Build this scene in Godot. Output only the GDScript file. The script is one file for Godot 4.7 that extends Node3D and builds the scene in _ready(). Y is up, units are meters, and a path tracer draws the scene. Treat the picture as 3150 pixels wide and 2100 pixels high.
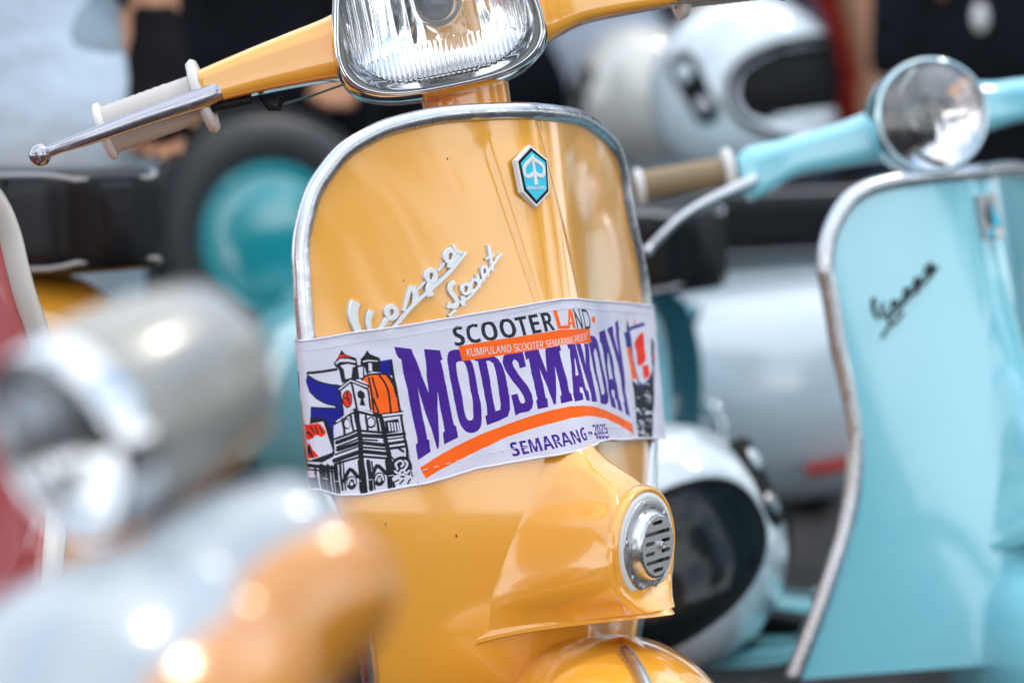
extends Node3D

# Collects smooth sheets, tubes, turned and pressed shapes into one mesh.
class Soup:
	var v := PackedVector3Array()
	var n := PackedVector3Array()
	var t := PackedVector2Array()
	var k := PackedInt32Array()

	# rows run downwards and their points rightwards, seen from outside
	func sheet(rows: Array, closed := false, flip := false, uvs: Array = []) -> void:
		var nr := rows.size()
		var nc: int = rows[0].size()
		var base := v.size()
		var nn := PackedVector3Array()
		nn.resize(nr * nc)
		var last := nc if closed else nc - 1
		for i in nr - 1:
			var a: PackedVector3Array = rows[i]
			var b: PackedVector3Array = rows[i + 1]
			for j in last:
				var j2 := (j + 1) % nc
				var f := (b[j] - a[j2]).cross(b[j2] - a[j])
				if flip:
					f = -f
				nn[i * nc + j] += f
				nn[i * nc + j2] += f
				nn[(i + 1) * nc + j] += f
				nn[(i + 1) * nc + j2] += f
				var p := base + i * nc + j
				var q := base + i * nc + j2
				if flip:
					k.append_array([p, q + nc, q, p, p + nc, q + nc])
				else:
					k.append_array([p, q, q + nc, p, q + nc, p + nc])
		for i in nr:
			v.append_array(rows[i])
			for j in nc:
				n.append(nn[i * nc + j].normalized())
				t.append(uvs[i][j] if uvs else Vector2(float(j) / nc, float(i) / nr))

	func tube(path: PackedVector3Array, radii: PackedFloat32Array, sides := 16, flat := Vector2.ONE, up := Vector3.UP, loop := false) -> void:
		var rows := []
		var m := path.size()
		for i in m:
			var d := (path[(i + 1) % m] - path[(i + m - 1) % m]) if loop else (path[mini(i + 1, m - 1)] - path[maxi(i - 1, 0)])
			d = d.normalized()
			var a := (up - d * up.dot(d)).normalized()
			var b := a.cross(d)
			var r: float = radii[i] if radii.size() > 1 else radii[0]
			if not loop and i == 0:
				for e in 4:
					rows.append(ring(path[i] - d * r * 0.999 * cos(e * PI / 8.0), a, b, r * sin(e * PI / 8.0), sides, flat))
			rows.append(ring(path[i], a, b, r, sides, flat))
			if not loop and i == m - 1:
				for e in 4:
					rows.append(ring(path[i] + d * r * 0.999 * sin((e + 1) * PI / 8.0), a, b, r * cos((e + 1) * PI / 8.0), sides, flat))
		if loop:
			rows.append(rows[0])
		sheet(rows, true)

	func ring(c: Vector3, a: Vector3, b: Vector3, r: float, sides: int, flat: Vector2) -> PackedVector3Array:
		var o := PackedVector3Array()
		for j in sides:
			var f := TAU * j / sides
			o.append(c + a * cos(f) * r * flat.x + b * sin(f) * r * flat.y)
		return o

	# profile of (radius, z), from the front centre outwards and back
	func lathe(profile: Array, xf := Transform3D(), sides := 36, squash := Vector2.ONE) -> void:
		var rows := []
		for p in profile:
			var o := PackedVector3Array()
			for j in sides:
				var f := TAU * j / sides
				o.append(xf * Vector3(cos(f) * p.x * squash.x, sin(f) * p.x * squash.y, p.y))
			rows.append(o)
		sheet(rows, true)

	func ellipsoid(c: Vector3, r: Vector3, pow_ := 2.0, basis := Basis(), rings := 20, sides := 28) -> void:
		var rows := []
		for i in rings + 1:
			var th := PI * clampf(float(i) / rings, 0.003, 0.997)
			var o := PackedVector3Array()
			for j in sides:
				var ph := TAU * j / sides
				var d := Vector3(sin(th) * sin(ph), cos(th), sin(th) * cos(ph))
				var s := pow(pow(absf(d.x), pow_) + pow(absf(d.y), pow_) + pow(absf(d.z), pow_), -1.0 / pow_)
				o.append(c + basis * (d * s * r))
			rows.append(o)
		sheet(rows, true)

	func box(c: Vector3, half: Vector3, r: float, basis := Basis()) -> void:
		var rows := []
		var ang := [0.5, 30.0, 60.0, 89.5]
		var phis := []
		for q in 4:
			for x in ang:
				phis.append(deg_to_rad(q * 90.0 + x))
		var ths := [0.5, 30.0, 60.0, 89.5, 90.5, 120.0, 150.0, 179.5]
		var top := PackedVector3Array()
		var bottom := PackedVector3Array()
		for f in phis:
			top.append(c + basis * Vector3(0, half.y, 0))
			bottom.append(c + basis * Vector3(0, -half.y, 0))
		rows.append(top)
		for x in ths:
			var th := deg_to_rad(x)
			var o := PackedVector3Array()
			for f in phis:
				var d := Vector3(sin(th) * sin(f), cos(th), sin(th) * cos(f))
				o.append(c + basis * (d * r + d.sign() * (half - Vector3.ONE * r)))
			rows.append(o)
		rows.append(bottom)
		sheet(rows, true)

	# a flat plate of the given outline between z0 and z1
	func plate(poly: PackedVector2Array, z0: float, z1: float, bevel := 0.0, xf := Transform3D()) -> void:
		if Geometry2D.is_polygon_clockwise(poly):
			poly.reverse()
		var m := poly.size()
		var inner := poly
		if bevel > 0.0:
			var shrunk := Geometry2D.offset_polygon(poly, -bevel, Geometry2D.JOIN_MITER)
			if shrunk.size() == 1 and shrunk[0].size() == m:
				inner = shrunk[0]
				var best := 0
				for s in m:
					if inner[s].distance_to(poly[0]) < inner[best].distance_to(poly[0]):
						best = s
				var turned := PackedVector2Array()
				for s in m:
					turned.append(inner[(s + best) % m])
				inner = turned
		var base := v.size()
		for p in inner:
			v.append(xf * Vector3(p.x, p.y, z1))
			n.append((xf.basis * Vector3(0, 0, 1)).normalized())
			t.append(p)
		var tri := Geometry2D.triangulate_polygon(inner)
		for i in range(0, tri.size(), 3):
			var a := inner[tri[i]]
			var b := inner[tri[i + 1]]
			var c := inner[tri[i + 2]]
			if (b - a).cross(c - a) > 0.0:
				k.append_array([base + tri[i], base + tri[i + 2], base + tri[i + 1]])
			else:
				k.append_array([base + tri[i], base + tri[i + 1], base + tri[i + 2]])
		for i in m:
			var j := (i + 1) % m
			var zb := z1 - bevel
			sheet([PackedVector3Array([xf * Vector3(inner[i].x, inner[i].y, z1), xf * Vector3(inner[j].x, inner[j].y, z1)]), PackedVector3Array([xf * Vector3(poly[i].x, poly[i].y, zb), xf * Vector3(poly[j].x, poly[j].y, zb)])])
			sheet([PackedVector3Array([xf * Vector3(poly[i].x, poly[i].y, zb), xf * Vector3(poly[j].x, poly[j].y, zb)]), PackedVector3Array([xf * Vector3(poly[i].x, poly[i].y, z0), xf * Vector3(poly[j].x, poly[j].y, z0)])])

	# a body from tapered bones joined softly: surface nets over the field
	func nets(bones: Array, soft: float, cell: float) -> void:
		var lo := Vector3.ONE * 1e9
		var hi := -lo
		for b in bones:
			var r: float = maxf(b[2], b[3]) + cell * 2.0
			lo = lo.min(b[0] - Vector3.ONE * r).min(b[1] - Vector3.ONE * r)
			hi = hi.max(b[0] + Vector3.ONE * r).max(b[1] + Vector3.ONE * r)
		var s := Vector3i(((hi - lo) / cell).ceil()) + Vector3i.ONE
		var f := PackedFloat32Array()
		f.resize(s.x * s.y * s.z)
		f.fill(1.0)
		for b in bones:
			var a: Vector3 = b[0]
			var ab: Vector3 = b[1] - a
			var l2 := maxf(ab.length_squared(), 1e-9)
			var r := maxf(b[2], b[3]) + soft + cell * 2.0
			var i0 := Vector3i(((a.min(b[1]) - Vector3.ONE * r - lo) / cell).floor()).max(Vector3i.ZERO)
			var i1 := Vector3i(((a.max(b[1]) + Vector3.ONE * r - lo) / cell).ceil()).min(s - Vector3i.ONE)
			for z in range(i0.z, i1.z + 1):
				for y in range(i0.y, i1.y + 1):
					for x in range(i0.x, i1.x + 1):
						var p := lo + Vector3(x, y, z) * cell - a
						var u := clampf(p.dot(ab) / l2, 0.0, 1.0)
						var d := (p - ab * u).length() - lerpf(b[2], b[3], u)
						var at := x + s.x * (y + s.y * z)
						var h := maxf(soft - absf(f[at] - d), 0.0) / soft
						f[at] = minf(f[at], d) - h * h * soft * 0.25
		var id := PackedInt32Array()
		id.resize(f.size())
		id.fill(-1)
		var base := v.size()
		var vv := PackedVector3Array()
		var off := [0, 1, s.x, s.x + 1, s.x * s.y, s.x * s.y + 1, s.x * s.y + s.x, s.x * s.y + s.x + 1]
		var edges := [0, 1, 2, 3, 4, 5, 6, 7, 0, 2, 1, 3, 4, 6, 5, 7, 0, 4, 1, 5, 2, 6, 3, 7]
		for z in s.z - 1:
			for y in s.y - 1:
				for x in s.x - 1:
					var at := x + s.x * (y + s.y * z)
					var inside := 0
					for o in off:
						if f[at + o] < 0.0:
							inside += 1
					if inside == 0 or inside == 8:
						continue
					var sum := Vector3.ZERO
					var count := 0
					for e in range(0, 24, 2):
						var p: int = edges[e]
						var q: int = edges[e + 1]
						var fp := f[at + off[p]]
						var fq := f[at + off[q]]
						if (fp < 0.0) != (fq < 0.0):
							var w := fp / (fp - fq)
							sum += Vector3(p & 1, (p >> 1) & 1, p >> 2).lerp(Vector3(q & 1, (q >> 1) & 1, q >> 2), w)
							count += 1
					id[at] = vv.size()
					vv.append(lo + (Vector3(x, y, z) + sum / count) * cell)
		var nn := PackedVector3Array()
		nn.resize(vv.size())
		var step := [1, s.x, s.x * s.y]
		var axes := [Vector3.RIGHT, Vector3.UP, Vector3.BACK]
		for z in range(1, s.z - 1):
			for y in range(1, s.y - 1):
				for x in range(1, s.x - 1):
					var at := x + s.x * (y + s.y * z)
					for ax in 3:
						var here := f[at] < 0.0
						if here == (f[at + step[ax]] < 0.0):
							continue
						var u: int = step[(ax + 1) % 3]
						var w: int = step[(ax + 2) % 3]
						var q := [id[at], id[at - u], id[at - u - w], id[at - w]]
						if q.min() < 0:
							continue
						var out: Vector3 = axes[ax] * (1.0 if here else -1.0)
						var face := (vv[q[2]] - vv[q[0]]).cross(vv[q[1]] - vv[q[3]])
						if face.dot(out) < 0.0:
							face = -face
						for c in q:
							nn[c] += face
						var g := (vv[q[2]] - vv[q[0]]).cross(vv[q[1]] - vv[q[0]])
						if g.dot(out) >= 0.0:
							k.append_array([base + q[0], base + q[1], base + q[2], base + q[0], base + q[2], base + q[3]])
						else:
							k.append_array([base + q[0], base + q[2], base + q[1], base + q[0], base + q[3], base + q[2]])
		v.append_array(vv)
		for c in nn:
			n.append(c.normalized())
			t.append(Vector2.ZERO)

	func mesh() -> ArrayMesh:
		var a := []
		a.resize(Mesh.ARRAY_MAX)
		a[Mesh.ARRAY_VERTEX] = v
		a[Mesh.ARRAY_NORMAL] = n
		a[Mesh.ARRAY_TEX_UV] = t
		a[Mesh.ARRAY_INDEX] = k
		var m := ArrayMesh.new()
		m.add_surface_from_arrays(Mesh.PRIMITIVE_TRIANGLES, a)
		return m

# ------------------------------------------------------------------ naming
var taken := {}

func numbered(called: String) -> String:
	var c: int = taken.get(called, 0)
	taken[called] = c + 1
	return called if c == 0 else "%s_%03d" % [called, c]

func tag(o: Node3D, label: String, category: String, group := "") -> Node3D:
	o.set_meta("label", label)
	o.set_meta("category", category)
	if group:
		o.set_meta("group", group)
	return o

func thing(called: String, label: String, category: String, xf := Transform3D(), group := "") -> Node3D:
	var o := Node3D.new()
	o.name = numbered(called)
	add_child(o)
	o.transform = xf
	return tag(o, label, category, group)

func part(called: String, s: Soup, m: Material, parent: Node3D, xf := Transform3D(), label := "") -> MeshInstance3D:
	var o := MeshInstance3D.new()
	o.name = called
	o.mesh = s.mesh()
	o.material_override = null
	o.mesh.surface_set_material(0, m)
	o.transform = xf
	if label:
		o.set_meta("label", label)
	parent.add_child(o, true)
	return o

func structure(called: String, s: Soup, m: Material) -> MeshInstance3D:
	var o := part(called, s, m, self)
	o.set_meta("kind", "structure")
	return o

# ------------------------------------------------------------------ materials
func noise(freq: float, seed_: int, size := 256, normal := false, strength := 4.0, lo := Color.BLACK, hi := Color.WHITE) -> NoiseTexture2D:
	var f := FastNoiseLite.new()
	f.noise_type = FastNoiseLite.TYPE_SIMPLEX_SMOOTH
	f.frequency = freq
	f.fractal_octaves = 4
	f.seed = seed_
	var x := NoiseTexture2D.new()
	x.width = size
	x.height = size
	x.seamless = true
	x.noise = f
	x.as_normal_map = normal
	x.bump_strength = strength
	if not normal:
		var g := Gradient.new()
		g.set_color(0, lo)
		g.set_color(1, hi)
		x.color_ramp = g
	return x

func mat(lin: Color, rough := 0.5, metal := 0.0) -> StandardMaterial3D:
	var m := StandardMaterial3D.new()
	m.albedo_color = lin.linear_to_srgb()
	m.roughness = rough
	m.metallic = metal
	return m

func dull(m: StandardMaterial3D, shine: float) -> StandardMaterial3D:
	m.metallic_specular = shine
	return m

var wave: NoiseTexture2D
var grain: NoiseTexture2D
var smudge: NoiseTexture2D
var folds: NoiseTexture2D

func tri(m: StandardMaterial3D, scale: float) -> StandardMaterial3D:
	m.uv1_triplanar = true
	m.uv1_scale = Vector3.ONE * scale
	return m

var hazes := {}

func haze_map(rough: float) -> Texture2D:
	if not hazes.has(rough):
		hazes[rough] = noise(0.012, 17, 256, false, 0.0, Color(rough * 0.6, rough * 0.6, rough * 0.6), Color(rough * 1.7, rough * 1.7, rough * 1.7))
	return hazes[rough]

func paint(lin: Color, rough := 0.14) -> StandardMaterial3D:
	var m := tri(mat(lin, rough), 2.6)
	m.clearcoat_enabled = true
	m.clearcoat = 1.0
	m.clearcoat_roughness = 0.02
	m.metallic_specular = 0.68
	m.normal_enabled = true
	m.normal_texture = wave
	m.normal_scale = 0.05
	m.roughness = 1.0
	m.roughness_texture = haze_map(rough)
	return m

func bumpy(lin: Color, rough: float, tex: Texture2D, scale: float, strength: float) -> StandardMaterial3D:
	var m := tri(mat(lin, rough), scale)
	m.normal_enabled = true
	m.normal_texture = tex
	m.normal_scale = strength
	return m

func metal(lin: Color, lo := 0.08, hi := 0.3, scale := 9.0) -> StandardMaterial3D:
	var m := tri(mat(lin, 1.0, 1.0), scale)
	m.roughness_texture = noise(0.02, 11, 256, false, 0.0, Color(lo, lo, lo), Color(hi, hi, hi))
	return m

func glass(tint := Color(1, 1, 1)) -> StandardMaterial3D:
	var m := mat(tint, 0.0)
	m.albedo_color.a = 0.0
	m.transparency = BaseMaterial3D.TRANSPARENCY_ALPHA
	m.refraction_enabled = true
	m.refraction_scale = 0.05
	return m

var M := {}

func materials() -> void:
	wave = noise(0.006, 3, 512, true, 6.0)
	grain = noise(0.05, 5, 256, true, 5.0)
	smudge = noise(0.012, 7, 256, true, 5.0)
	folds = noise(0.008, 21, 512, true, 12.0)
	M.orange = paint(Color(0.92, 0.41, 0.04))
	M.shaded_orange = paint(Color(0.62, 0.23, 0.012))  # orange darkened: shade on the fender's downward sides put into the colour
	M.shaded_orange.clearcoat_roughness = 0.22
	M.blue = paint(Color(0.22, 0.61, 0.71))
	M.teal = paint(Color(0.02, 0.36, 0.40))
	M.white = paint(Color(0.66, 0.73, 0.78))
	M.red = paint(Color(0.45, 0.03, 0.03))
	M.cream = paint(Color(0.70, 0.68, 0.62))
	M.chrome = metal(Color(0.72, 0.73, 0.75), 0.03, 0.12)
	M.alu = metal(Color(0.62, 0.64, 0.67), 0.18, 0.42, 14.0)
	M.alu.normal_enabled = true
	M.alu.normal_texture = smudge
	M.alu.normal_scale = 0.12
	M.steel = metal(Color(0.45, 0.45, 0.46), 0.25, 0.55)
	M.emblem = mat(Color(0.68, 0.69, 0.70), 0.34, 0.75)
	M.mirror = mat(Color(0.85, 0.86, 0.88), 0.06, 1.0)
	M.black = dull(mat(Color(0.006, 0.006, 0.007), 0.5), 0.3)
	M.rubber = dull(bumpy(Color(0.010, 0.010, 0.012), 0.6, grain, 12.0, 0.4), 0.35)
	M.tyre = dull(bumpy(Color(0.03, 0.03, 0.032), 0.45, grain, 12.0, 0.4), 0.5)
	M.visor = dull(mat(Color(0.008, 0.012, 0.014), 0.05), 0.42)
	M.seat = dull(bumpy(Color(0.006, 0.006, 0.008), 0.34, grain, 22.0, 0.3), 0.36)
	M.piping = mat(Color(0.35, 0.35, 0.36), 0.5)
	M.grip = bumpy(Color(0.52, 0.48, 0.45), 0.45, grain, 20.0, 0.15)
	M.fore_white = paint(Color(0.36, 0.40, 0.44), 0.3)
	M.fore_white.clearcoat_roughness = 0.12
	M.lamp_grey = paint(Color(0.24, 0.235, 0.215), 0.35)
	M.lamp_grey.clearcoat_roughness = 0.2
	M.lever = metal(Color(0.42, 0.41, 0.45), 0.14, 0.34, 14.0)
	M.glove = dull(mat(Color(0.008, 0.008, 0.01), 0.8), 0.2)
	M.flange = mat(Color(0.72, 0.71, 0.69), 0.3)
	M.tan_grip = bumpy(Color(0.25, 0.17, 0.09), 0.5, grain, 20.0, 0.2)
	M.gasket = mat(Color(0.68, 0.70, 0.70), 0.4)
	M.glass = glass()
	M.dark_glass = mat(Color(0.05, 0.05, 0.055), 0.08)
	M.ink = dull(mat(Color(0.006, 0.007, 0.009), 0.35), 0.3)
	M.badge_blue = mat(Color(0.0, 0.52, 0.72), 0.22)
	M.badge_white = mat(Color(0.78, 0.77, 0.77), 0.3)
	M.engine = dull(bumpy(Color(0.035, 0.037, 0.04), 0.5, grain, 8.0, 0.5), 0.4)
	M.cable = mat(Color(0.02, 0.14, 0.14), 0.4)
	M.skin = bumpy(Color(0.42, 0.20, 0.11), 0.5, grain, 6.0, 0.12)
	M.hair = bumpy(Color(0.012, 0.01, 0.009), 0.5, grain, 10.0, 0.6)
	M.blue_rim = metal(Color(0.55, 0.70, 0.75), 0.1, 0.25)
	M.grey_paint = paint(Color(0.30, 0.32, 0.34))
	M.lamp_red = mat(Color(0.55, 0.02, 0.01), 0.15)

func fabric(lin: Color) -> StandardMaterial3D:
	return dull(bumpy(lin, 0.9, folds, 1.6, 0.9), 0.2)

func curve(p: PackedVector2Array, each := 6, loop := false) -> PackedVector2Array:
	var o := PackedVector2Array()
	var m := p.size()
	for i in (m if loop else m - 1):
		var a := p[(i + m - 1) % m] if loop or i > 0 else p[0]
		var b := p[i]
		var c := p[(i + 1) % m]
		var d := p[(i + 2) % m] if loop or i < m - 2 else p[m - 1]
		for e in each:
			o.append(b.cubic_interpolate(c, a, d, float(e) / each))
	if not loop:
		o.append(p[m - 1])
	return o

func curve3(p: PackedVector3Array, each := 6) -> PackedVector3Array:
	var o := PackedVector3Array()
	var m := p.size()
	for i in m - 1:
		for e in each:
			o.append(p[i].cubic_interpolate(p[i + 1], p[maxi(i - 1, 0)], p[mini(i + 2, m - 1)], float(e) / each))
	o.append(p[m - 1])
	return o

func fade(a: float, b: float, x: float) -> float:
	return smoothstep(a, b, x)

func even(values: Array, count: int) -> PackedFloat32Array:
	var o := PackedFloat32Array()
	for i in count:
		var x := float(i) / (count - 1) * (values.size() - 1)
		var j := mini(int(x), values.size() - 2)
		o.append(lerpf(values[j], values[j + 1], x - j))
	return o

# ------------------------------------------------------------------ the legshield
# u runs across, v up, the result is how far forward the sheet stands
func shield_z(P: Dictionary, u: float, v: float, spine := true) -> float:
	var kv: float = P.k1 + P.kv * (v if P.has("flat_foot") else maxf(v, -0.2))
	var z: float = -P.tr * v - kv * (sqrt(u * u + P.e * P.e) - P.e) - P.k2 * u * u
	if not P.has("flat_foot"):
		z -= 1.2 * pow(minf(0.0, v + 0.13), 2.0) + 1.2 * pow(minf(0.0, v + 0.30), 2.0)
	if spine:
		var c: float = P.get("spine_at", 0.0) + P.get("spine_lean", 0.0) * v
		z += 0.0026 * fade(-0.037, -0.030, u - c) * (1.0 - fade(0.024, 0.031, u - c)) * fade(-0.09, -0.04, v)
	return z

func on_shield(P: Dictionary, u: float, v: float, off := 0.0) -> Vector3:
	return Vector3(u, v, shield_z(P, u, v) + off)

func legshield(P: Dictionary, root: Node3D, paint_: Material, trim_: Material) -> void:
	var edge := curve(P.edge, 6)
	var top := 0
	for i in edge.size():
		if edge[i].y > edge[top].y:
			top = i
	var v_top: float = edge[top].y - 0.006
	var v_low: float = maxf(edge[0].y, edge[edge.size() - 1].y)
	var s := Soup.new()
	var rows := []
	var count := 90
	for i in count:
		var f := float(i) / (count - 1)
		var v := lerpf(v_top, v_low, f * f * 0.45 + f * 0.55)
		var a := -1.0
		var b := 1.0
		for j in top:
			if edge[j].y <= v and edge[j + 1].y >= v:
				a = lerpf(edge[j].x, edge[j + 1].x, (v - edge[j].y) / maxf(edge[j + 1].y - edge[j].y, 1e-6))
		for j in range(top, edge.size() - 1):
			if edge[j].y >= v and edge[j + 1].y <= v:
				b = lerpf(edge[j].x, edge[j + 1].x, (edge[j].y - v) / maxf(edge[j].y - edge[j + 1].y, 1e-6))
		a += 0.006
		b -= 0.006
		var o := PackedVector3Array()
		for x in [0.0, 0.02, 0.06, 0.12, 0.2, 0.3, 0.4, 0.5, 0.6, 0.7, 0.8, 0.88, 0.94]:
			o.append(on_shield(P, lerpf(a, maxf(-0.07, a * 0.3), x), v))
		for x in 61:
			var u := lerpf(maxf(-0.07, a * 0.3), minf(0.07, b * 0.3), x / 60.0)
			o.append(on_shield(P, u, v))
		for x in [0.06, 0.12, 0.2, 0.3, 0.4, 0.5, 0.6, 0.7, 0.8, 0.88, 0.94, 0.98, 1.0]:
			o.append(on_shield(P, lerpf(minf(0.07, b * 0.3), b, x), v))
		rows.append(o)
	s.sheet(rows)
	part("legshield", s, paint_, root)
	s = Soup.new()
	var path := PackedVector3Array()
	for q in edge:
		var w := Vector2(q.x, q.y - 0.02).normalized() * 0.0065
		path.append(on_shield(P, q.x - w.x, q.y - w.y, -0.001))
	s.tube(path, PackedFloat32Array([P.trim]), 18, Vector2(1, 1), Vector3.BACK)
	part("edge_trim", s, trim_, root)

# rows of apex height, apex depth, seam height, seam half width, breadth of the flat front
func horn_cover(P: Dictionary, nose: Array, root: Node3D, m: Material) -> void:
	var s := Soup.new()
	var rows := []
	var fine := []
	for i in nose.size() - 1:
		for e in 7:
			var q := []
			for c in 5:
				q.append(cubic_interpolate(nose[i][c], nose[i + 1][c], nose[maxi(i - 1, 0)][c], nose[mini(i + 2, nose.size() - 1)][c], e / 7.0))
			fine.append(q)
	fine.append(nose[nose.size() - 1])
	var last: Array = fine[fine.size() - 1].duplicate()
	last[0] += 0.004
	last[1] -= 0.010
	last[2] += 0.003
	fine.append(last)
	for q in fine:
		var o := PackedVector3Array()
		for j in 91:
			var x := j / 45.0 - 1.0
			var ax := absf(x)
			var v := lerpf(q[0], q[2], pow(ax, 1.6))
			var u: float = q[3] * x
			var low := shield_z(P, q[3], q[2], false)
			var b := 1.0 - fade(q[4], 1.0, ax)
			if q[4] < 0.05:
				b = lerpf(b, pow(1.0 - ax, 0.9), 0.3)
			# the front turns a little to the side round the horn
			var turned := 0.17 * fade(-0.115, -0.145, v) * fade(-0.238, -0.212, v)
			var z := lerpf(low - 0.002, q[1] - clampf(u, -0.055, 0.055) * turned, b)
			o.append(Vector3(u, v, z))
		rows.append(o)
	s.sheet(rows)
	part("horn_cover", s, m, root)

func horn(root: Node3D, xf: Transform3D) -> void:
	var s := Soup.new()
	s.lathe([Vector2(0.0405, 0.002), Vector2(0.0415, 0.0032), Vector2(0.0455, 0.0028), Vector2(0.0468, 0.0), Vector2(0.0468, -0.006)], xf, 48)
	var g := part("horn", s, M.gasket, root)
	s = Soup.new()
	s.lathe([Vector2(0.029, 0.0045), Vector2(0.0335, 0.0045), Vector2(0.0405, 0.0042), Vector2(0.0415, 0.003), Vector2(0.0415, -0.002)], xf, 48)
	part("flange", s, M.steel_bright, g)
	# the domed face with its slots
	s = Soup.new()
	s.lathe([Vector2(0.0255, 0.0136), Vector2(0.0268, 0.0136), Vector2(0.0286, 0.0128), Vector2(0.0301, 0.0108), Vector2(0.0311, 0.0075), Vector2(0.0318, 0.004), Vector2(0.0318, 0.001)], xf, 56)
	part("dome_rim", s, M.chrome_worn, g)
	var face := CSGCylinder3D.new()
	face.name = "slotted_dome"
	face.radius = 0.0263
	face.height = 0.0012
	face.sides = 56
	face.smooth_faces = false
	face.material = M.face
	for q in [[0.0205, 0.007, 0.0], [0.0118, 0.0195, 0.0], [0.0035, 0.006, -0.0135], [0.0035, 0.006, 0.0135], [-0.0055, 0.006, -0.0135], [-0.0055, 0.006, 0.0135], [-0.0135, 0.0185, 0.0], [-0.0212, 0.007, 0.0]]:
		var cut := CSGBox3D.new()
		cut.name = "slot"
		cut.size = Vector3(q[1] * 2.0, 0.02, 0.0036)
		cut.position = Vector3(q[2], 0.0, -q[0])
		cut.operation = CSGShape3D.OPERATION_SUBTRACTION
		cut.material = M.face
		face.add_child(cut, true)
		for e in [-1, 1]:
			var end := CSGCylinder3D.new()
			end.name = "slot_end"
			end.radius = 0.0018
			end.height = 0.02
			end.sides = 12
			end.position = Vector3(q[2] + e * q[1], 0.0, -q[0])
			end.operation = CSGShape3D.OPERATION_SUBTRACTION
			end.material = M.face
			face.add_child(end, true)
	face.transform = xf * Transform3D(Basis(Vector3.RIGHT, PI / 2.0), Vector3(0, 0, 0.0132))
	g.add_child(face, true)
	s = Soup.new()
	s.lathe([Vector2(0, 0.0015), Vector2(0.031, 0.0012), Vector2(0.031, -0.002)], xf, 40)
	part("diaphragm", s, M.diaphragm, g)
	s = Soup.new()
	s.lathe([Vector2(0, 0.0142), Vector2(0.0015, 0.0142), Vector2(0.0018, 0.0172), Vector2(0.0032, 0.0172), Vector2(0.0036, 0.0162), Vector2(0.0036, 0.013)], xf * Transform3D(Basis(), Vector3(0.004, 0, 0)), 18)
	part("centre_rivet", s, M.steel, g)
	for a in [98.0, 170.0, 222.0, 285.0, 40.0]:
		var r := deg_to_rad(a)
		s = Soup.new()
		var at := xf * Transform3D(Basis(Vector3.BACK, r * 1.7), Vector3(cos(r) * 0.0372, sin(r) * 0.0372, 0.0044))
		s.lathe([Vector2(0, 0.0006), Vector2(0.0022, 0.0009), Vector2(0.003, 0.0), Vector2(0.003, -0.002)], at, 16)
		s.box(at * Vector3(0, 0, 0.0009), Vector3(0.0027, 0.0004, 0.0003), 0.0001, at.basis)
		part("screw", s, M.steel, g)
	var letters_ := ["I", "T", "A", "L", "Y"]
	for i in 5:
		var r := deg_to_rad(244.0 + i * 7.0)
		var tm := TextMesh.new()
		tm.font = M.bold
		tm.text = letters_[i]
		tm.font_size = 48
		tm.pixel_size = 0.000095
		tm.depth = 0.0008
		var o := MeshInstance3D.new()
		o.name = "raised_letter"
		o.mesh = tm
		tm.material = M.chrome_worn
		o.transform = xf * Transform3D(Basis(Vector3.BACK, r + PI / 2.0), Vector3(cos(r) * 0.0365, sin(r) * 0.0365, 0.0047))
		g.add_child(o, true)

# a cast word: strokes given as across, up and breadth in tenths of a millimetre
func cast_word(called: String, strokes: Array, P: Dictionary, root: Node3D, m: Material, xf := Transform2D(), size := 1.0, high := 0.0032) -> void:
	var s := Soup.new()
	var lift := 0.0
	for q in strokes:
		var p := PackedVector2Array()
		var w := []
		for i in range(0, q.size(), 3):
			p.append(xf * (Vector2(q[i], q[i + 1]) * 1e-4))
			w.append(q[i + 2] * 0.55e-4 * size)
		var c := curve(p, 5) if p.size() > 2 else PackedVector2Array([p[0], p[0].lerp(p[1], 0.5), p[1]])
		var ww := even(w, c.size())
		var rows := []
		var n := c.size()
		for i in n:
			var d := (c[mini(i + 1, n - 1)] - c[maxi(i - 1, 0)]).normalized()
			var side := Vector2(-d.y, d.x)
			var h := high + lift
			var mid := c[i]
			var o := []
			for x in [[-1.0, -0.1], [-0.97, 0.8], [-0.78, 1.0], [0.78, 1.0], [0.97, 0.8], [1.0, -0.1]]:
				var at: Vector2 = mid + side * x[0] * ww[i]
				o.append(on_shield(P, at.x, at.y, h * x[1]))
			rows.append(o)
		for f in 5:
			var strip := []
			for o in rows:
				strip.append(PackedVector3Array([o[f], o[f + 1]]))
			s.sheet(strip)
		for e in [0, n - 1]:
			var o: Array = rows[e]
			var foot := PackedVector3Array([o[0], o[0].lerp(o[5], 0.2), o[0].lerp(o[5], 0.8), o[5]])
			s.sheet([PackedVector3Array([o[1], o[2], o[3], o[4]]), foot], false, e == 0)
		lift = fmod(lift + 0.00013, 0.0006)
	part(called, s, m, root)

func hexagon(w: float, h: float, grow := 0.0) -> PackedVector2Array:
	return PackedVector2Array([Vector2(0, h + grow * 1.3), Vector2(-w - grow, h * 0.53 + grow * 0.6), Vector2(-w * 0.86 - grow, -h * 0.5 - grow * 0.6), Vector2(-0.002, -h - grow * 1.3), Vector2(w * 0.86 + grow, -h * 0.56 - grow * 0.6), Vector2(w + grow, h * 0.53 + grow * 0.6)])

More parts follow.
